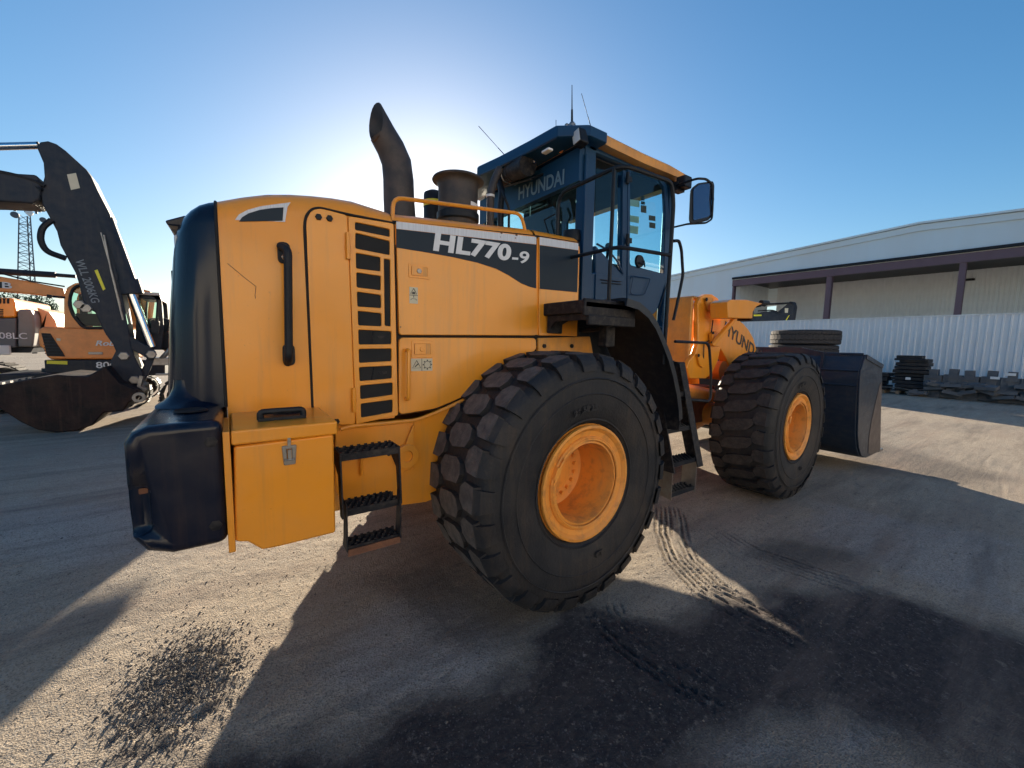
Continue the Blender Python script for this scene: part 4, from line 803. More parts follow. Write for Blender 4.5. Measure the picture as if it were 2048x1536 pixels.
# ---- wheels ----
TY_ = [(.40, -.275), (.42, -.30), (.46, -.315), (.55, -.335), (.66, -.342), (.745, -.33), (.79, -.315), (.815, -.295), (.835, -.25), (.842, -.12), (.845, 0)]
def tyre_profile():
    P = [(r_, h) for r_, h in TY_]; return P+[(r_, -h) for r_, h in reversed(P[:-1])]
def lug_geo(N=26, R0=.822, RT=.874, off=0, wide=False, seed=1):
    rs = random.Random(seed); g = []; g2 = []
    def blk(P, a0, rt=RT, rb=R0, draft=.010):
        cx = sum(p[0] for p in P)/len(P); cy = sum(p[1] for p in P)/len(P); k = len(P); V = []
        for s_, r_ in ((1.0, rt), (1+draft*6, rb)):
            for p in P:
                aa = a0+(cx+(p[0]-cx)*s_)/.86; y = cy+(p[1]-cy)*s_; V.append(Vector((r_*math.cos(aa), y, r_*math.sin(aa))))
        return V, [tuple(range(k))], [(i, (i+1) % k, k+(i+1) % k, k+i) for i in range(k)]
    p_ = 2*math.pi/N
    for i in range(N):
        a = off+i*p_; j = rs.uniform(-.004, .004); rt = RT-rs.uniform(0, .004)
        # centre lug: wide skewed hexagon
        C = [(-.085+j, -.155), (-.03, -.175), (.035, -.120), (.065, -.02), (.085+j, .155), (.03, .175), (-.035, .120), (-.065, .02)]
        if not wide: C = [(-.080+j, -.050), (-.055, -.105), (.005, -.125), (.060, -.100), (.080+j, .040), (.055, .105), (-.005, .125), (-.060, .100)]
        for s_ in (1, -1):
            Sh = [(-.070, s_*.205), (-.045, s_*.175), (.030, s_*.150), (.072, s_*.185), (.080, s_*.285), (-.060, s_*.285)] if wide else [(-.078, s_*.185), (-.035, s_*.140), (.035, s_*.140), (.078, s_*.185), (.080, s_*.285), (-.070, s_*.285)]
            V, T, Sd = blk(Sh, a+p_*(.5 if s_ > 0 else .5), rt-.006); k = 6
            g2.append((V, T, 1)); g2.append((V, Sd))
            # side of the shoulder lug running down the sidewall
            A0 = a+p_*.5; W = []
            for aa in (-.060, .080):
                for r_, y in ((rt-.008, .280), (rt-.035, .318), (.79, .338), (.755, .343), (.755, .300), (.82, .26)):
                    th_ = A0+aa/.86*(1 if r_ > .82 else .92); W.append(Vector((r_*math.cos(th_), s_*y, r_*math.sin(th_))))
            g2.append((W, [(0, 1, 7, 6), (1, 2, 8, 7), (2, 3, 9, 8), tuple(range(6)), tuple(range(11, 5, -1))]))
        V, T, Sd = blk(C, a, rt); g.append((V, T, 1)); g.append((V, Sd))
    return g+g2
def place(geo, c, rotz=0, rx=0):
    mt = Matrix.Translation(Vector(c)) @ Matrix.Rotation(rotz, 4, 'Z') @ Matrix.Rotation(rx, 4, 'X')
    return [((([mt@Vector(v) for v in g[0]]), g[1]) + ((g[2],) if len(g) > 2 else ())) for g in geo]
def tyre_letters(s, r_, a0, size, y=-.343):
    out = []; me_ = G_text(s, size, (0, 0, 0), (1, 0, 0), (0, 0, 1), .003, .003, 1.25)
    for v in me_[0]: pass
    V = []
    for v in me_[0]:
        aa = a0-v.x/r_; rr_ = r_+v.z; V.append(Vector((rr_*math.cos(aa), y+v.y*.8, rr_*math.sin(aa))))
    return V, me_[1]
def wheel(c, s_, ang0=0, art=0, wide=False):
    # built with its outer face towards -y, turned for the far side
    tm = mk_mesh
    q = 0 if s_ < 0 else math.pi
    G = []
    rimg = [G_lathe([(.395, -.300), (.392, -.315), (.375, -.318), (.36, -.305), (.352, -.295), (.318, -.288), (.316, -.300), (.308, -.306), (.300, -.300), (.298, -.285), (.286, -.285), (.284, -.298), (.272, -.300), (.266, -.285), (.264, -.10), (.262, .02), (.235, .035), (.16, .045), (.155, .02), (.09, .01), (1e-4, .005)], (0, 0, 0), 'y', 48),
            G_lathe([(.38, .30), (.395, .30), (.40, .28), (.34, .26), (.30, .10), (.30, -.1), (.34, -.26), (.40, -.28)], (0, 0, 0), 'y', 40)]
    rim = ob('wheel', place(rimg, c, q+art, 0), RIM, ld, ang=30)
    for k in range(20): a = k*math.pi/10+.1; ob('wheel_nut', place([G_bolt((.205*math.cos(a), .04, .205*math.sin(a)), .015, h=.024)], c, q+art), RIM, rim)
    lk = [G_box((.296*math.cos(R(157)), -.308, .296*math.sin(R(157))), (.035, .02, .075), ('Y', R(-157+180))), G_tube([(.292*math.cos(R(a)), -.306, .292*math.sin(R(a))) for a in (148, 151)], .012), G_tube([(.292*math.cos(R(a)), -.306, .292*math.sin(R(a))) for a in (163, 167)], .014), G_tube([(.296*math.cos(R(a)), -.303, .296*math.sin(R(a))) for a in range(168, 500, 6)], .009, res=6)]
    ob('lock_ring', place(lk, c, q+art), RIM, rim, .002)
    tg = [G_lathe(tyre_profile(), (0, 0, 0), 'y', 72), G_lathe([(.70, -.345), (.705, -.349), (.712, -.345)], (0, 0, 0), 'y', 72), G_lathe([(.60, -.340), (.605, -.345), (.612, -.341)], (0, 0, 0), 'y', 72), G_lathe([(.425, -.306), (.43, -.314), (.44, -.312)], (0, 0, 0), 'y', 72)]
    tg += lug_geo(off=ang0, wide=wide, seed=int(abs(c[0])*10)+3)
    if s_ < 0: tg += [tyre_letters('26.5R25', .50, R(110), .05), tyre_letters('L3', .50, R(-75), .05)]
    ty = ob('tyre', place(tg, c, q+art), [RUB, RUBF if wide else RUBT], rim, recalc=False, ang=32)
    return rim
wheel((0, -1.15, .845), -1, ang0=.05)
wheel((0, 1.15, .845), 1, ang0=.1)
ART = R(1.1)
PV = Vector((1.75, 0, 0))
def fr(x, y, z): c, s_ = math.cos(ART), math.sin(ART); dx = x-1.75; return (1.75+dx*c-y*s_, dx*s_+y*c, z)
wheel(fr(3.5, -1.15, .845), -1, ang0=.16, art=ART, wide=True)
wheel(fr(3.5, 1.15, .845), 1, ang0=.02, art=ART, wide=True)
ob('axle', G_lathe([(.13, -.86), (.15, -.6), (.16, -.35), (.28, -.2), (.30, 0), (.28, .2), (.16, .35), (.15, .6), (.13, .86)], fr(3.5, 0, .845), 'y', 20), YELS, ld)
# ---- front frame, lift arms, bucket ----
F_ = lambda y, *p: xz(y, *p)
tw = F_(-.72, (1396, 606), (1402, 593), (1412, 588), (1424, 588), (1436, 596), (1441, 606), (1441, 625), (1443, 690), (1436, 722), (1424, 748), (1412, 757), (1380, 757), (1374, 735), (1378, 722), (1390, 708), (1396, 690))
x_back = tw[0][0]
for y0, y1 in ((-.72, -.66), (.66, .72)): ob('tower_plate', G_prism(tw, 'xz', y0, y1), YEL, ld, .012)
ob('tower_back_cover', [G_box((x_back-.02, 0, 1.87), (.05, 1.34, 0.92)), G_box((x_back+.1, 0, 2.325), (.26, 1.36, .03))], YELS, ld, .02)
ob('front_frame', [G_box((2.9, 0, .98), (1.5, .70, .50)), G_box((2.45, -.35, 1.2), (.45, .3, .45)), G_box((1.85, 0, 1.25), (.75, .34, .09)), G_box((1.85, 0, .72), (.75, .30, .08)), G_box((2.5, -.3, .82), (.5, .5, .14))], RUST, ld, .03)
ob('pivot_hose', [G_tube([(1.5, -.3, 1.2), (1.8, -.45, 1.0), (2.2, -.35, 1.15)], .022, .15), G_tube([(1.5, -.25, 1.1), (1.85, -.5, .9), (2.3, -.4, 1.0)], .018, .15)], BLK, ld)
ob('steering_cylinder', G_tube([(1.2, -.5, .95), (2.4, -.55, .95)], .05, res=12), YELS, ld)
def pin_plate(px, par, y, mat=YEL): return ob('pin_plate', G_prism(rnd(F_(y, *px), .03), 'xz', y, y-.02), mat, par, .004)
pp = pin_plate([(1410, 596), (1420, 594), (1424, 604), (1426, 625), (1416, 625), (1409, 606)], ld, -.725, YELS)
c = at(1413, 599, 'y', -.75); ob('pin_bolt', G_bolt((c.x, -.747, c.z), .022), BLK, ld)
pin_plate([(1391, 708), (1399, 706), (1404, 716), (1410, 728), (1404, 736), (1396, 730)], ld, -.725); c = at(1397, 711, 'y', -.75); ob('pin_bolt', G_bolt((c.x, -.747, c.z), .02), BLK, ld)
ob('grease_line', G_tube([(p[0], -.735, p[1]) for p in F_(-.735, (1426, 640), (1421, 680), (1408, 686), (1407, 720))], .006, .02, 6), BLK, ld)
ob('tower_link', [G_prism(F_(-.74, (1428, 597), (1443, 602), (1442, 630), (1428, 634)), 'xz', -.73, -.60)], YEL, ld, .008)
# headlight on its bracket
hb = F_(-1.0, (1455, 604), (1462, 599), (1493, 599), (1527, 607), (1514, 613), (1506, 624), (1505, 637), (1456, 636))
hl = ob('headlight_housing', G_prism(hb, 'xz', -1.0, -.80), YEL, ld, .01)
ob('headlight', [G_box((hb[4][0]-.06, -.90, (hb[4][1]+hb[6][1])/2-.01), (.09, .17, .17))], BLK, hl, .02)
ob('turn_signal', G_tube([at(1522, 605, 'y', -.95), at(1535, 606, 'y', -.95)], .03, res=10), BLK, hl)
ob('headlight_bracket', [G_tube([at(1424, 690, 'y', -.78), at(1470, 636, 'y', -.92)], .034, res=6), G_prism(F_(-.74, (1418, 668), (1428, 662), (1438, 688), (1432, 693), (1420, 690)), 'xz', -.735, -.775)], YEL, ld, .004)
for q in ((1426, 666), (1423, 685), (1432, 685)): c = at(*q, 'y', -.78); ob('bracket_bolt', G_bolt((c.x, -.776, c.z), .016), BLK, ld)
# lift arm
arm = [(1438, 636), (1462, 632), (1476, 638), (1488, 648), (1498, 660), (1507, 676), (1514, 700), (1516, 720), (1500, 740), (1462, 738), (1452, 716), (1436, 688)]
a2 = F_(-.52, *arm); tail = [(4.62, .72), (4.75, .50), (4.60, .42), (4.3, .62), (3.95, 1.15)]
a2 = a2[:7]+[(4.46, 1.45)]+tail[:3]+[(4.25, .75), (3.75, 1.25)]+a2[-3:]
lift = [ob('lift_arm', G_prism(a2, 'xz', y0, y1), YEL, ld, .012) for y0, y1 in ((-.52, -.40), (.40, .52))]
tx = G_text('HYUNDAI', 1, (0, 0, 0), (1, 0, 0), (0, 0, 1), .001, .02, 1)
zx = [max(v.x for v in tx[0]), max(v.z for v in tx[0])]
q0 = at(1446, 664, 'y', -.524); q1 = at(1520, 722, 'y', -.524); q2 = at(1450, 641, 'y', -.524)
ux = (q1-q0); uy = (q2-q0)
ob('arm_lettering', ([q0+ux*(v.x/zx[0])+uy*(v.z/zx[1])+Vector((0, v.y, 0)) for v in tx[0]], tx[1]), INK, lift[0])
ob('cross_tube', G_tube([(3.55, -.5, 1.45), (3.55, .5, 1.45)], .13, res=20), M('inner_orange', (.75, .22, .03), .5), ld)
ob('bell_crank', G_prism([(3.35, 2.30), (3.55, 2.32), (3.65, 1.5), (3.75, .95), (3.6, .9), (3.4, 1.45)], 'xz', -.09, .09), YEL, ld, .02)
ob('tilt_cylinder', [G_tube([(2.6, 0, 2.1), (3.1, 0, 2.2)], .10, res=16), G_tube([(3.1, 0, 2.2), (3.45, 0, 2.24)], .05, res=12)], YEL, ld)
for y in (-.46, .46): ob('lift_cylinder', [G_tube([(2.55, y, 1.25), (3.35, y, 1.12)], .085, res=16), G_tube([(3.35, y, 1.12), (3.9, y, 1.0)], .045, res=12)], YELS, ld)
ob('tilt_link', G_tube([(3.68, 0, .95), (4.85, 0, .75)], .06), YEL, ld)
# bucket
BW = 1.57
def fp(p): return p
bs_ = [(5.10, 1.70), (5.93, 1.54), (6.05, 1.1), (6.30, .20), (5.6, .20), (5.38, .26), (5.22, .40), (5.10, .62), (5.03, .95), (4.96, 1.3), (4.96, 1.48)]
inner = [(5.13, 1.68), (5.00, 1.48), (5.01, 1.3), (5.07, .97), (5.13, .66), (5.25, .46), (5.40, .32), (5.62, .235), (6.30, .235)]
outer = [(6.30, .20), (5.6, .195), (5.36, .25), (5.20, .39), (5.08, .61), (5.01, .95), (4.96, 1.3), (4.96, 1.48), (5.09, 1.70)]
bk = ob('bucket', [G_prism(inner+outer, 'xz', -BW, BW)]+[G_prism(bs_, 'xz', y0, y1) for y0, y1 in ((-BW-.025, -BW), (BW, BW+.025))], LBKT, ld, .006)
ob('spill_guard', G_prism([(-BW+.35, 1.70), (-.85, 1.78), (.85, 1.78), (BW-.35, 1.70), (BW, 1.66), (-BW, 1.66)], 'yz', 5.07, 5.10), LBKT, bk)
ob('top_rib', [G_prism([(5.09, 1.70), (5.93, 1.55), (5.90, 1.50), (5.09, 1.64)], 'xz', -BW-.04, -BW-.026), G_tube([(5.09, -BW, 1.70), (5.09, BW, 1.70)], .02, res=6), G_tube([(4.955, -BW, 1.48), (4.955, BW, 1.48)], .014, res=6), G_tube([(4.96, -BW+.02, 1.28), (4.96, BW-.02, 1.28)], .012, res=6), G_box((4.99, -1.15, 1.60), (.06, .03, .2))], LBKT, bk)
ob('corner_wear', G_prism([(5.95, 1.30), (6.03, 1.05), (6.29, .21), (5.80, .21), (5.66, .27), (5.62, .50), (5.66, .75), (5.76, 1.0), (5.88, 1.25)], 'xz', -BW-.030, -BW-.027), LWORN, bk)
ob('cutting_edge', G_box((6.36, 0, .205), (.22, 2*BW+.05, .035)), STEEL, bk)
for y in (-.46, .46): ob('bucket_lug', G_prism([(4.6, .42), (4.75, .65), (5.15, .75), (5.15, .35)], 'xz', y-.11, y+.11), LBKT, bk, .01)
# ================= OTHER MACHINES =================
def track(par, x0, x1, y0, y1, zt, mat=BLKD, n=None, z0=0):
    r_ = (zt-z0)/2; zc = z0+r_; L_ = (x1-x0)-2*r_; per = 2*L_+2*math.pi*r_; n = n or int(per/.19); yc = (y0+y1)/2
    sh = mk_mesh('track_shoe', [G_box((0, 0, 0), (per/n*.9, y1-y0, .03)), G_box((0, 0, .025), (.02, y1-y0, .035))], mat)
    for k in range(n):
        d = per*k/n
        if d < L_: p = (x0+r_+d, zt); a = 0
        elif d < L_+math.pi*r_: t = (d-L_)/r_; p = (x1-r_+r_*math.sin(t), zc+r_*math.cos(t)); a = t
        elif d < 2*L_+math.pi*r_: p = (x1-r_-(d-L_-math.pi*r_), z0+.03); a = math.pi
        else: t = (d-2*L_-math.pi*r_)/r_; p = (x0+r_-r_*math.sin(t), zc-r_*math.cos(t)); a = math.pi+t
        o = bpy.data.objects.new('track_shoe', sh); COL.objects.link(o); o.parent = par; q = LOC[par.name]
        o.location = (p[0]-q.x, yc-q.y, p[1]-q.z); o.rotation_euler = (0, a, 0)
    ob('track_frame', [G_box(((x0+x1)/2, yc, zc), (x1-x0-2*r_, (y1-y0)*.6, r_*.9))]+[G_lathe([(1e-4, y0-yc+.03), (r_*.8, y0-yc+.03), (r_*.8, y1-yc-.03), (1e-4, y1-yc-.03)], (x, yc, zc), 'y', 20) for x in (x0+r_, x1-r_)], mat, par, .01)
X8 = lambda y, *p: xz(y, *p)
# ---- charcoal excavator whose boom comes in from the left; bucket rests on the ground ----
Y1 = 8.1; q = at(150, 850, 'y', Y1)
e1 = thing('excavator', 'large charcoal excavator reaching in from the left with its wide dark bucket on the ground', 'excavator', (-11.5, Y1, 0))
armp = [(72, 292), (80, 283), (95, 281), (112, 287), (130, 300), (172, 338), (182, 352), (195, 380), (222, 432), (214, 448), (222, 480), (240, 570), (250, 620), (257, 658), (262, 690), (270, 715), (285, 745), (286, 765), (262, 775), (240, 762), (222, 745), (221, 722), (231, 702), (225, 688), (211, 669), (203, 654), (189, 623), (178, 620), (166, 606), (158, 570), (150, 545), (132, 512), (120, 490), (113, 462), (96, 430), (84, 408), (80, 385), (88, 352), (86, 325)]
ar = ob('arm', G_prism(X8(Y1-.28, *armp), 'xz', Y1-.28, Y1+.28), EXD, e1, .03)
bm = X8(Y1, (86, 360), (96, 385), (92, 408), (78, 416), (40, 414), (0, 412))
bt = X8(Y1, (0, 352), (50, 358))
bmp = bt+bm[:5]+[bm[5], (bm[5][0]-2.6, bm[5][1]-.45), (bm[5][0]-4.4, bm[5][1]-1.9), (-10.8, 1.5), (-11.3, 1.9), (bt[0][0]-4.0, bt[0][1]-.9), (bt[0][0]-2.0, bt[0][1]-.1)]
ob('boom', G_prism(bmp, 'xz', Y1-.32, Y1+.32), EXD, e1, .04)
c0 = at(80, 290, 'y', Y1); ob('arm_cylinder', [G_tube([c0, at(-30, 293, 'y', Y1)], .055, res=12), G_tube([at(-28, 293, 'y', Y1), (c0.x-4.2, Y1, c0.z-.35)], .12, res=14)], EXD, e1)
ob('chrome_rod', G_tube([at(76, 291, 'y', Y1-.03), at(-26, 294, 'y', Y1-.03)], .06, res=12), CHROME, e1)
for dy, mt_ in ((-.15, EXD),):
    ob('bucket_cylinder', [G_tube([at(207, 436, 'y', Y1+dy), at(262, 582, 'y', Y1+dy)], .15, res=16), G_tube([at(255, 560, 'y', Y1+dy), at(264, 588, 'y', Y1+dy)], .19, res=16)], EXD, e1)
    ob('bucket_rod', G_tube([at(262, 585, 'y', Y1+dy), at(303, 694, 'y', Y1+dy)], .075, res=12), CHROME, e1)
ob('grease_pipe', [G_tube([at(208, 470, 'y', Y1-.3), at(222, 540, 'y', Y1-.3), at(246, 640, 'y', Y1-.3)], .018, res=5), G_tube([at(202, 465, 'y', Y1-.3), at(228, 560, 'y', Y1-.3), at(240, 610, 'y', Y1-.3)], .015, res=5)], STEEL, e1)
ob('bucket_link', [G_prism(rnd(X8(Y1-.2, (249, 668), (262, 672), (312, 702), (314, 712), (304, 722), (250, 690)), .06), 'xz', Y1-.26, Y1-.18), G_prism(rnd(X8(Y1-.2, (300, 700), (313, 705), (298, 745), (280, 775), (268, 765), (285, 735)), .06), 'xz', Y1-.18, Y1-.1)], EXD, e1, .015)
for px in ((302, 709), (247, 712), (268, 760), (158, 609), (171, 616)): c = at(*px, 'y', Y1-.33); ob('pin', G_bolt((c.x, Y1-.27, c.z), .09 if px[0] != 177 else .07, h=.05), STEEL, e1)
eb = X8(Y1, (228, 728), (255, 760), (288, 772), (290, 788), (272, 796), (262, 812), (225, 815), (205, 838), (175, 848), (140, 851), (105, 846), (75, 832), (45, 812), (15, 792), (-8, 774), (-5, 764), (40, 762), (90, 752), (140, 744), (195, 748))
bu = ob('excavator_bucket', G_prism(eb, 'xz', Y1-.75, Y1+.75), BKT, e1, .03)
for k in range(5):
    p = at(-2, 770, 'y', Y1); ob('bucket_tooth', G_prism([(p.x+.25, p.z-.06), (p.x+.25, p.z+.10), (p.x-.18, p.z+.02)], 'xz', Y1-.70+k*.32, Y1-.58+k*.32), STEEL, e1)
c = at(278, 795, 'y', Y1-.78); ob('lifting_ring', G_lathe([(.05, -.03), (.10, -.03), (.10, .03), (.05, .03)], (c.x, Y1-.78, c.z), 'y', 16), STEEL, e1)
ob('hook_plate', G_tube([at(284, 752, 'y', Y1-.4), at(279, 772, 'y', Y1-.4), at(292, 780, 'y', Y1-.4)], .05, res=5), STEEL, e1)
ob('hose', G_tube([at(104, 440, 'y', Y1-.3), at(84, 455, 'y', Y1-.32), at(80, 480, 'y', Y1-.32), at(92, 503, 'y', Y1-.32), at(132, 517, 'y', Y1-.3)], .05, .3, 8), BLK, e1)
ob('boom_hose', [G_tube([at(-30, 340, 'y', Y1-.3), at(10, 346, 'y', Y1-.3), at(60, 358, 'y', Y1-.3), at(90, 372, 'y', Y1-.3)], .035, .2, 6), G_tube([at(-30, 348, 'y', Y1-.2), at(30, 352, 'y', Y1-.2), at(84, 380, 'y', Y1-.32)], .03, .2, 6)], BLK, e1)
o_ = at(150, 520, 'y', Y1-.285); o2 = at(178, 592, 'y', Y1-.285); d_ = (o2-o_).normalized(); up_ = Vector((0, -1, 0)).cross(d_)
up_ = Vector((-d_.z, 0, d_.x)); up_ = up_ if up_.x > 0 else -up_
gt = G_text('WLL 2006KG', 1, (0, 0, 0), (1, 0, 0), (0, 0, 1), .002, .01, 1); wx_ = max(v.x for v in gt[0]); fw_ = (o2-o_).length*1.2/wx_
ob('lettering', ([o_+d_*v.x*fw_+up_*v.z*.17+Vector((0, v.y, 0)) for v in gt[0]], gt[1]), M('faded_white_lettering', (.20, .23, .26), .6), ar)
ob('yellow_stripe', G_prism(X8(Y1-.283, (189, 541), (195, 539), (211, 578), (206, 581)), 'xz', Y1-.283, Y1-.287), HIVIS, ar)
ob('sticker', G_prism(X8(Y1-.283, (134, 349), (152, 346), (160, 376), (142, 380)), 'xz', Y1-.283, Y1-.287), STK, ar)
ob('house', [G_box((-12.5, Y1, 2.1), (4.2, 2.9, 1.3)), G_box((-10.6, Y1-1, 2.6), (1.5, 1.0, 1.7))], EXD, e1, .08)
ob('turntable', G_lathe([(1e-4, 1.05), (.8, 1.05), (.8, 1.5), (1e-4, 1.5)], (-11.8, Y1, 0), 'z', 24), EXD, e1)
track(e1, -14.0, -9.6, Y1-1.6, Y1-1.0, 1.05, n=26); track(e1, -14.0, -9.6, Y1+1.0, Y1+1.6, 1.05, n=26)
# ---- orange excavator behind it ----
Y2 = 11.6; K = lambda *p, y=Y2-1.1: xz(y, *p)
e2 = thing('excavator', 'small orange excavator with rounded cab window, behind the charcoal arm', 'excavator', (at(160, 800, 'y', Y2).x, Y2, 0))
bd = K((76, 660), (82, 654), (240, 656), (262, 700), (262, 719), (100, 719), (92, 712), (86, 698), (76, 690))
ob('engine_cover', G_prism(bd, 'xz', Y2-1.1, Y2+1.0), ORG, e2, .05)
vt = K((83, 666), (101, 667), (131, 713), (95, 712)); vn = ob('vent_panel', G_prism(vt, 'xz', Y2-1.105, Y2-1.125), BLK, e2, .005)
for k in range(7):
    a, b = at(84+k*.8+1, 671+k*6, 'y', Y2-1.13), at(103+k*3.9, 671+k*6, 'y', Y2-1.13); ob('slat', G_tube([a, b], .012, res=4), EXD, vn)
sk_ = ob('skirt', G_prism(K((88, 720), (262, 720), (330, 720), (330, 750), (262, 752), (90, 745)), 'xz', Y2-1.1, Y2+1.0), EXD, e2, .02)
for p in ([(94, 721), (135, 722), (135, 729), (94, 727.5)], [(274, 721), (283, 721), (283, 728), (274, 728)]): ob('reflective_tape', G_prism(K(*p), 'xz', Y2-1.105, Y2-1.115), HIVIS, sk_)
o_ = at(192, 736, 'y', Y2-1.12); ob('lettering', G_text('80CR', .21, o_, (1, 0, 0), (0, 0, 1), .003, .003, 1.15), LETT, sk_)
o_ = at(190, 691, 'y', Y2-1.12); ob('script_lettering', G_text('Robex', .17, o_, (1, 0, 0), (0, 0, 1), .003, .004, 1.2, .25), LETT, e2)
ob('cover_handle', G_prism(rnd(K((177, 704), (206, 704), (206, 709), (177, 709)), .02), 'xz', Y2-1.10, Y2-1.13), STEEL, e2, .005)
ob('cover_sticker', G_prism(K((113, 676), (121, 677), (121, 682), (113, 681)), 'xz', Y2-1.10, Y2-1.106), STK, e2)
# its cab: rounded orange frame
fr_ = K((128, 590), (134, 575), (150, 566), (200, 563), (262, 573), (300, 582), (298, 600), (290, 656), (128, 656)); wn = K((140, 596), (146, 578), (156, 571), (185, 570), (222, 575), (226, 656), (168, 656), (148, 632), (140, 612))
wn2 = K((232, 576), (282, 583), (283, 598), (279, 652), (236, 655))
ob('cab', [G_panel(rnd(fr_, .05), [rnd(wn, .08), rnd(wn2, .05)], Y2-1.1, .08, .01), G_panel(rnd([(x, z) for x, z in fr_], .05), [rnd(wn, .08)], Y2-.15, .06, .01), G_prism([fr_[1], fr_[2], fr_[3], fr_[4], fr_[5], (fr_[5][0], fr_[5][1]-.05), (fr_[3][0], fr_[3][1]-.06), (fr_[1][0], fr_[1][1]-.07)], 'xz', Y2-1.08, Y2-.15)], ORG, e2, .01)
ob('window_frame', G_tube([(x, Y2-1.11, z) for x, z in rnd(wn, .08)]+[(rnd(wn, .08)[0][0], Y2-1.11, rnd(wn, .08)[0][1])], .035, res=6), BLK, e2)
ob('window', G_prism(wn, 'xz', Y2-1.08, Y2-1.07), GLASSB, e2); ob('window', G_prism(wn2, 'xz', Y2-1.08, Y2-1.07), GLASSB, e2)
ob('seat', [G_box((at(185, 640, 'y', Y2-.6).x, Y2-.6, at(185, 640, 'y', Y2-.6).z), (.5, .5, .3)), G_box((at(172, 620, 'y', Y2-.6).x, Y2-.6, at(172, 620, 'y', Y2-.6).z), (.14, .45, .75))], SEAT, e2, .05)
cn = at(112, 592, 'y', Y2-1.2); ob('cab_mirror', [G_prism(rnd(K((96, 589), (108, 591), (106, 597), (97, 597)), .03), 'xz', Y2-1.2, Y2-1.15), G_tube([at(106, 593, 'y', Y2-1.17), at(130, 595, 'y', Y2-1.1)], .025)], BLK, e2)
# boom carried high to the left with its cylinder
bo = K((-40, 545), (0, 553), (60, 563), (128, 577), (131, 592), (118, 596), (60, 588), (0, 583), (-40, 578), y=Y2-.3)
bx = ob('boom', G_prism(bo, 'xz', Y2-.35, Y2-.05), ORG, e2, .03)
ob('boom_letter_panel', G_prism(xz(Y2-.36, (-30, 561), (17, 565), (17, 577), (-30, 574)), 'xz', Y2-.352, Y2-.36), EXD, bx)
o_ = at(2, 575.5, 'y', Y2-.365); ob('lettering', G_text('B', .2, o_, (1, 0, -.05), (0, 0, 1), .003, .003, 1.5), LETT, bx)
ob('boom_cylinder', [G_tube([at(-30, 541, 'y', Y2-.2), at(112, 550, 'y', Y2-.2)], .075, res=10), G_tube([at(112, 550, 'y', Y2-.2), at(152, 553, 'y', Y2-.2)], .045, res=8)], EXD, e2)
ob('boom_pipe', G_tube([at(0, 546, 'y', Y2-.4), at(60, 562, 'y', Y2-.4), at(130, 573, 'y', Y2-.4)], .018, res=5), BLK, e2)
track(e2, LOC[e2.name].x-1.5, LOC[e2.name].x+1.5, Y2-1.15, Y2-.7, .66); track(e2, LOC[e2.name].x-1.5, LOC[e2.name].x+1.5, Y2+.6, Y2+1.05, .66)
ob('undercarriage', G_box((LOC[e2.name].x, Y2, .62), (2.3, 1.5, .5)), EXD, e2, .04)
ob('turntable', G_lathe([(1e-4, .66), (.6, .66), (.6, .95), (1e-4, .95)], (LOC[e2.name].x, Y2, 0), 'z', 20), EXD, e2)
# ---- grey and yellow excavator at the far left ----
Y3 = 14.0; J = lambda *p, y=Y3-1.4: xz(y, *p)
e3 = thing('excavator', 'grey and yellow excavator tail with 08LC lettering at the far left edge', 'excavator', (at(-60, 760, 'y', Y3).x, Y3, 0))
ob('counterweight', G_prism(J((34, 619), (60, 618), (68, 632), (70, 660), (66, 694), (34, 694)), 'xz', Y3-1.4, Y3+1.4), M('pale_grey_paint', (.20, .20, .20), .5), e3, .05)
ob('tail_cover', G_prism(J((60, 612), (86, 622), (100, 640), (104, 655), (76, 656), (78, 690), (67, 694), (71, 660), (68, 632)), 'xz', Y3-1.0, Y3+1.4), M('cream_orange_paint', (.72, .42, .22), .5), e3, .06)
sp = ob('side_panel', G_prism(J((-160, 640), (33, 636), (33, 695), (-160, 695)), 'xz', Y3-1.42, Y3+1.4), GREYP, e3, .03)
ob('engine_hood', G_prism(J((-160, 594), (22, 595), (29, 601), (33, 635), (-160, 641)), 'xz', Y3-1.38, Y3+1.2), YEL, e3, .05)
for k in range(3): ob('hood_slot', G_prism(J((-2+k*8, 597), (2+k*8, 597), (2+k*8, 607), (-2+k*8, 607)), 'xz', Y3-1.37, Y3-1.40), BLK, e3)
for k in range(5): ob('hood_louvre', G_prism(J((-5, 618+k*3.6), (6, 618+k*3.6), (6, 620+k*3.6), (-5, 620+k*3.6)), 'xz', Y3-1.37, Y3-1.40), BLK, e3)
o_ = at(-2, 677, 'y', Y3-1.43); ob('lettering', G_text('08LC', .22, o_, (1, 0, 0), (0, 0, 1), .003, .002, 1.0), LETT, sp)
ob('under_house', G_prism(J((-140, 695), (62, 695), (55, 706), (-140, 706)), 'xz', Y3-1.2, Y3+1.2), EXD, e3)
track(e3, at(-170, 790, 'y', Y3-1.5).x, at(58, 740, 'y', Y3-1.5).x, Y3-1.7, Y3-1.1, 1.02); ob('sprocket', G_lathe([(1e-4, 0), (.36, 0), (.30, -.06), (.12, -.10), (1e-4, -.10)], (at(-5, 772, 'y', Y3-1.7).x, Y3-1.72, .45), 'y', 14), HIVIS, e3)
ob('ballast_box', G_box(at(8, 700, 'y', Y3-1.5), (.22, .1, .24)), WHITE, e3, .02)
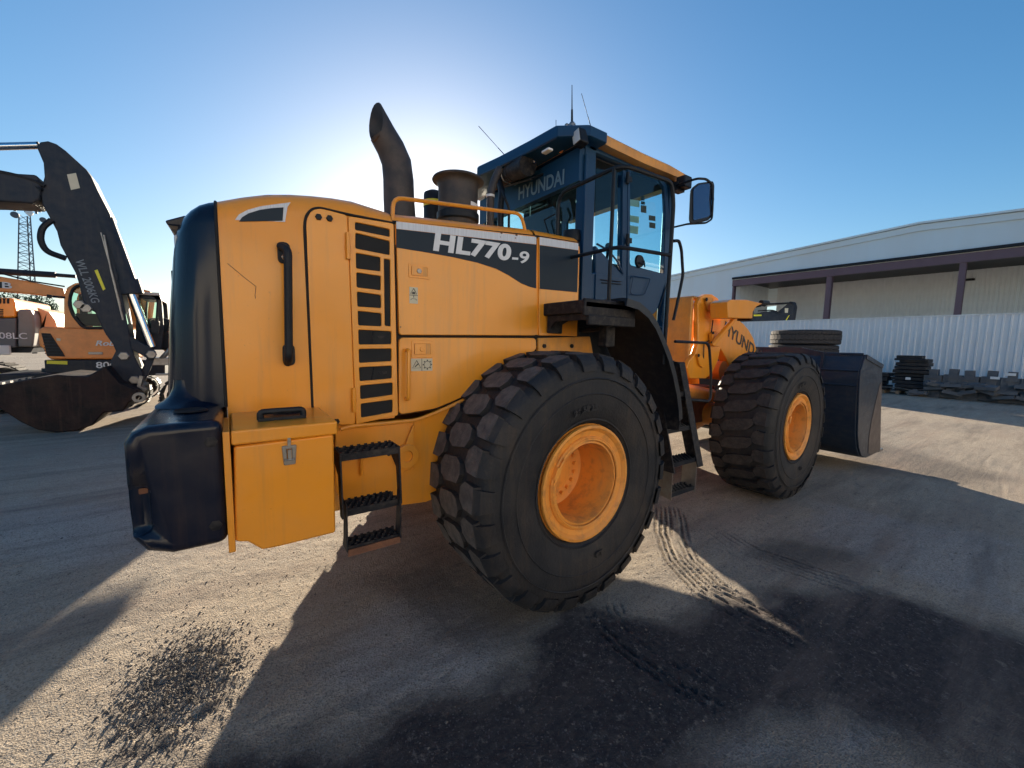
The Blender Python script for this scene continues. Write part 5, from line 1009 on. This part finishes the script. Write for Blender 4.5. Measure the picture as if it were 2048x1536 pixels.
# ---- orange machine parked behind the loader, mostly hidden by it ----
Y4 = 9.4; H_ = lambda *p, y=Y4-1.3: xz(y, *p)
e4 = thing('excavator', 'orange excavator with dark glazed cab showing between the charcoal arm and the loader grille', 'excavator', (-1.2, Y4, 0))
ob('house', [G_box((-.65, Y4, 1.65), (2.6, 2.6, 1.15)), G_box((-.65, Y4+.1, 2.8), (2.5, 2.3, 1.2))], ORG, e4, .08)
ob('shadow_arm', [G_prism([(.75, 2.0), (1.05, 2.0), (1.32, 5.0), (1.12, 5.1), (.7, 2.4)], 'xz', Y4-1.3, Y4-1.0)], ORG, e4, .03)  # unseen arm, put in to cast a thin shadow on the ground
cx = at(300, 620, 'y', Y4-1.2)
cw_ = H_((276, 584), (300, 583), (317, 588), (322, 600), (326, 655), (322, 700), (268, 700), (270, 640))
wz = H_((279, 592), (296, 591), (309, 596), (313, 606), (316, 655), (276, 660)); 
ob('cab', [G_panel(rnd(cw_, .06), [rnd(wz, .05)], Y4-1.2, .06, .01), G_panel(rnd(cw_, .06), [rnd(wz, .05)], Y4-.25, .06, .01), G_prism([(cw_[0][0], cw_[0][1]), (cw_[2][0], cw_[2][1]), (cw_[3][0], cw_[3][1]), (cw_[0][0], cw_[0][1]-.12)], 'xz', Y4-1.2, Y4-.25)], EXD, e4, .01)
ob('cab_window', G_prism(wz, 'xz', Y4-1.17, Y4-1.16), GLASSB, e4)
ob('seat', G_box((cx.x+.1, Y4-.7, cx.z-.5), (.4, .5, .7)), SEAT, e4, .08)
ob('cab_roof', G_prism(H_((262, 582), (318, 585), (320, 591), (262, 588)), 'xz', Y4-1.25, Y4-.2), M('pale_roof', (.5, .45, .42), .5), e4, .01)
ob('mirror', [G_prism(rnd(H_((305, 640), (321, 642), (320, 668), (304, 666)), .04), 'xz', Y4-1.45, Y4-1.40), G_tube([at(316, 600, 'y', Y4-1.4), at(313, 642, 'y', Y4-1.42)], .02)], BLK, e4)
ob('boom', G_prism([(x, z) for x, z in H_((318, 700), (326, 668), (340, 648), (352, 638), (380, 632), (420, 640), (440, 690), (420, 720), (350, 700), (335, 712))], 'xz', Y4-.8, Y4-.4), ORG, e4, .03)
ob('boom_cylinder', G_tube([at(318, 682, 'y', Y4-.9), at(345, 650, 'y', Y4-.9)], .07), BLK, e4)
ob('turntable', G_lathe([(1e-4, .85), (.8, .85), (.8, 1.1), (1e-4, 1.1)], (-.9, Y4, 0), 'z', 24), EXD, e4)
ob('lower_frame', G_box((-2.45, Y4-.2, .85), (1.1, 1.6, .8)), EXD, e4, .05)
track(e4, -3.15, .9, Y4-1.5, Y4-.95, .92); track(e4, -2.7, .9, Y4+.95, Y4+1.5, .92)
ob('step_plate', [G_box((-2.95, Y4-1.45, .98), (.5, .1, .04)), G_box((-2.9, Y4-1.4, 1.25), (.8, .1, .15)), G_tube([(-3.1, Y4-1.4, 1.3), (-2.8, Y4-1.5, 1.7), (-2.5, Y4-1.4, 1.5)], .05)], STEEL, e4, .01)
# ---- tyres stacked behind the bucket ----
TX = 17.5; pc_ = at(1608, 690, 'x', TX)
tmesh = mk_mesh('tyre', [G_lathe(tyre_profile(), (0, 0, 0), 'y', 48)]+[((([Vector((v.x*1.0, v.y, v.z)) for v in g[0]]), g[1])+((g[2],) if len(g) > 2 else ())) for g in lug_geo(N=40, seed=5)], [RUB, RUBF], recalc=False, ang=32)
tmesh.transform(Matrix.Rotation(R(90), 4, 'X') @ Matrix.Diagonal((1.37, .845, 1.37, 1)))
lb = ['topmost of the black tyres stacked behind the loader bucket', 'second tyre from the top of the stack behind the bucket', 'third tyre down in the stack behind the bucket', 'lowest tyre of the stack behind the loader bucket']
ztop_ = at(1608, 659, 'x', TX-1).z
for i in range(4):
    o = bpy.data.objects.new('tyre', tmesh); COL.objects.link(o); o.location = (TX+random.uniform(-.03, .03), pc_.y+(.04 if i % 2 else 0), ztop_-.29-i*.585); o.rotation_euler = (0, 0, i*1.3); o.scale = (1, 1, 1)
    tag(o, lb[i], 'tyre', 'tyres stacked behind the bucket')
# ---- black slabs stacked against the fence ----
rs = random.Random(4)
PX = 20.6
def slab_stack(name, label, pxl, pxr, n, h, seed, mat):
    rs = random.Random(seed); a, b = at(pxl, 750, 'x', PX), at(pxr, 750, 'x', PX); yc, w_ = (a.y+b.y)/2, a.y-b.y
    t = thing(name, label, 'stack', (PX, yc, 0)); z = .14
    for y in (-.3, .3): ob('bearer', G_box((PX, yc+y*w_, .07), (1.0, .12, .14)), WOOD, t)
    for k in range(n):
        hh = h/n; wk = w_*rs.uniform(.78, 1.0)*(1-.06*max(0, k-n*.6)); ob('rubber_slab', G_box((PX+rs.uniform(-.06, .06), yc+rs.uniform(-.07, .07), z+hh/2), (.9, wk, hh*rs.uniform(.8, .97))), mat, t, .02); z += hh
    return t, z, yc
t, z, yc = slab_stack('rubber_stack', 'dark stack of black rubber slabs on bearers against the white fence', 1790, 1868, 9, 1.30, 3, RUB)
ob('slab_cap', [G_box((PX, yc+.15, z+.07), (.6, .75, .12)), G_box((PX-.1, yc+.1, z-.03), (.7, .9, .08))], RUB, t, .02)
c = at(1816, 757, 'x', PX-.48); ob('paper_tag', G_box((PX-.475, c.y, c.z), (.006, .15, .10)), WHITE, t)
ob('strap', G_tube([at(1758, 773, 'x', PX-.5), at(1800, 776, 'x', PX-.5), at(1825, 781, 'x', PX-.5), at(1860, 778, 'x', PX-.5)], .02, res=5), STEEL, t)
t, z, yc = slab_stack('rubber_stack', 'low black stack beside the taller rubber stack, partly behind the bucket edge', 1745, 1782, 4, .70, 8, RUB)
# ---- long run of grey crawler track plates ----
g_ = thing('track_plate_row', 'long grey row of weathered crawler track plates lying along the fence', 'track plates', (PX-.3, -3, 0))
y_ = at(1866, 780, 'x', PX-.3).y; k = 0
base_m = mk_mesh('track_plate', [G_box((0, 0, .44), (.34, .478, .86)), G_box((-.19, .02, .32), (.06, .34, .14)), G_box((-.20, -.03, .62), (.05, .22, .12)), G_box((-.18, .1, .15), (.05, .2, .1)), G_box((0, .0, .97), (.30, .22, .24)), G_box((-.02, .0, .80), (.38, .30, .10))], CONC)
while y_ > -9.5:
    o = bpy.data.objects.new('track_plate', base_m); COL.objects.link(o); o.parent = g_; q = LOC[g_.name]
    o.location = (rs.uniform(-.05, .05), y_-q.y, rs.uniform(-.03, .02)); o.rotation_euler = (R(rs.uniform(-3, 3)), R(rs.uniform(-2, 2)), R(rs.uniform(-6, 6))); y_ -= .465; k += 1
pm = mk_mesh('loose_plate', [G_box((0, 0, .06), (.30, .52, .12)), G_box((0, .1, .14), (.12, .14, .08))], CONC)
for i in range(44):
    o = bpy.data.objects.new('loose_plate', pm); COL.objects.link(o); o.parent = g_; q = LOC[g_.name]
    o.location = (-.30-rs.uniform(0, .25), at(1866, 780, 'x', PX).y+.3-(i % 22)*.43-q.y, rs.uniform(.02, .55)); o.rotation_euler = (R(rs.uniform(-18, 18)), R(rs.uniform(-12, 12)), R(rs.uniform(-25, 25)))
for px in ((1990, 756), (2022, 749)): c = at(*px, 'x', PX-.53); ob('paper_tag', G_box((PX-.53, c.y, c.z), (.008, .22, .09)), WHITE, g_)
# ---- excavator boom showing over the fence ----
XB_ = 26.0; U = lambda *p: [(v.y, v.z) for v in (at(a, b, 'x', XB_) for a, b in p)]
e5 = thing('excavator', 'blue grey excavator behind the fence with only boom and arm showing above it', 'excavator', (XB_, at(1500, 640, 'x', XB_).y+1.5, 0))
bo5 = ob('boom', G_prism(U((1440, 648), (1512, 628), (1528, 624), (1548, 622), (1562, 630), (1565, 648), (1540, 660), (1500, 660)), 'yz', XB_-.25, XB_+.25), EXD, e5, .03)
ob('arm', G_prism(rnd(U((1560, 622), (1574, 611), (1582, 603), (1589, 604), (1592, 614), (1590, 628), (1586, 655), (1575, 690), (1560, 690), (1562, 650), (1552, 630)), .08), 'yz', XB_-.22, XB_+.22), EXD, e5, .03)
ob('arm_cylinder', [G_tube([at(1520, 607, 'x', XB_-.3), at(1531, 609, 'x', XB_-.3)], .14, res=10), G_tube([at(1531, 608.5, 'x', XB_-.3), at(1585, 606, 'x', XB_-.3)], .06, res=8), G_tube([at(1495, 615, 'x', XB_-.3), at(1522, 610, 'x', XB_-.3)], .11, res=8)], BLK, e5)
ob('boom_hose', G_tube([at(1516, 622, 'x', XB_-.3), at(1545, 620, 'x', XB_-.3), at(1560, 626, 'x', XB_-.3)], .04, .2, 6), BLK, e5)
ob('yellow_tape', G_prism(U((1509, 629.5), (1527, 629.5), (1527, 632.5), (1509, 633)), 'yz', XB_-.255, XB_-.26), HIVIS, e5)
ob('yellow_tape', G_prism(U((1580, 632), (1583, 630), (1575, 644), (1571, 646)), 'yz', XB_-.235, XB_-.24), HIVIS, e5)
ob('yellow_sticker', G_prism(U((1573, 617), (1580, 617), (1579, 626), (1573, 626)), 'yz', XB_-.235, XB_-.24), STK, e5)
yy5 = LOC[e5.name].y
ob('house', [G_box((XB_+.3, yy5+3, 1.9), (2.6, 3.5, 1.1))], ORG, e5, .08); ob('lower_boom', G_prism([(yy5+1.6, 2.0), (yy5+2.2, 2.4), (bo5.data.vertices[0].co.y+yy5-.2, 3.5), (bo5.data.vertices[0].co.y+yy5, 3.1)], 'yz', XB_-.25, XB_+.25), EXD, e5)
t_ = bpy.data.objects  # tracks turned along y
ob('track', [G_prism([(yy5+.9, .3), (yy5+1.3, 0), (yy5+4.8, 0), (yy5+5.2, .3), (yy5+5.2, .7), (yy5+4.8, 1.0), (yy5+1.3, 1.0), (yy5+.9, .7)], 'yz', XB_+dx-.3, XB_+dx+.3) for dx in (-.8, 1.3)]+[G_box((XB_+.3, yy5+3, 1.1), (1.4, 1.4, .7))], EXD, e5, .05)
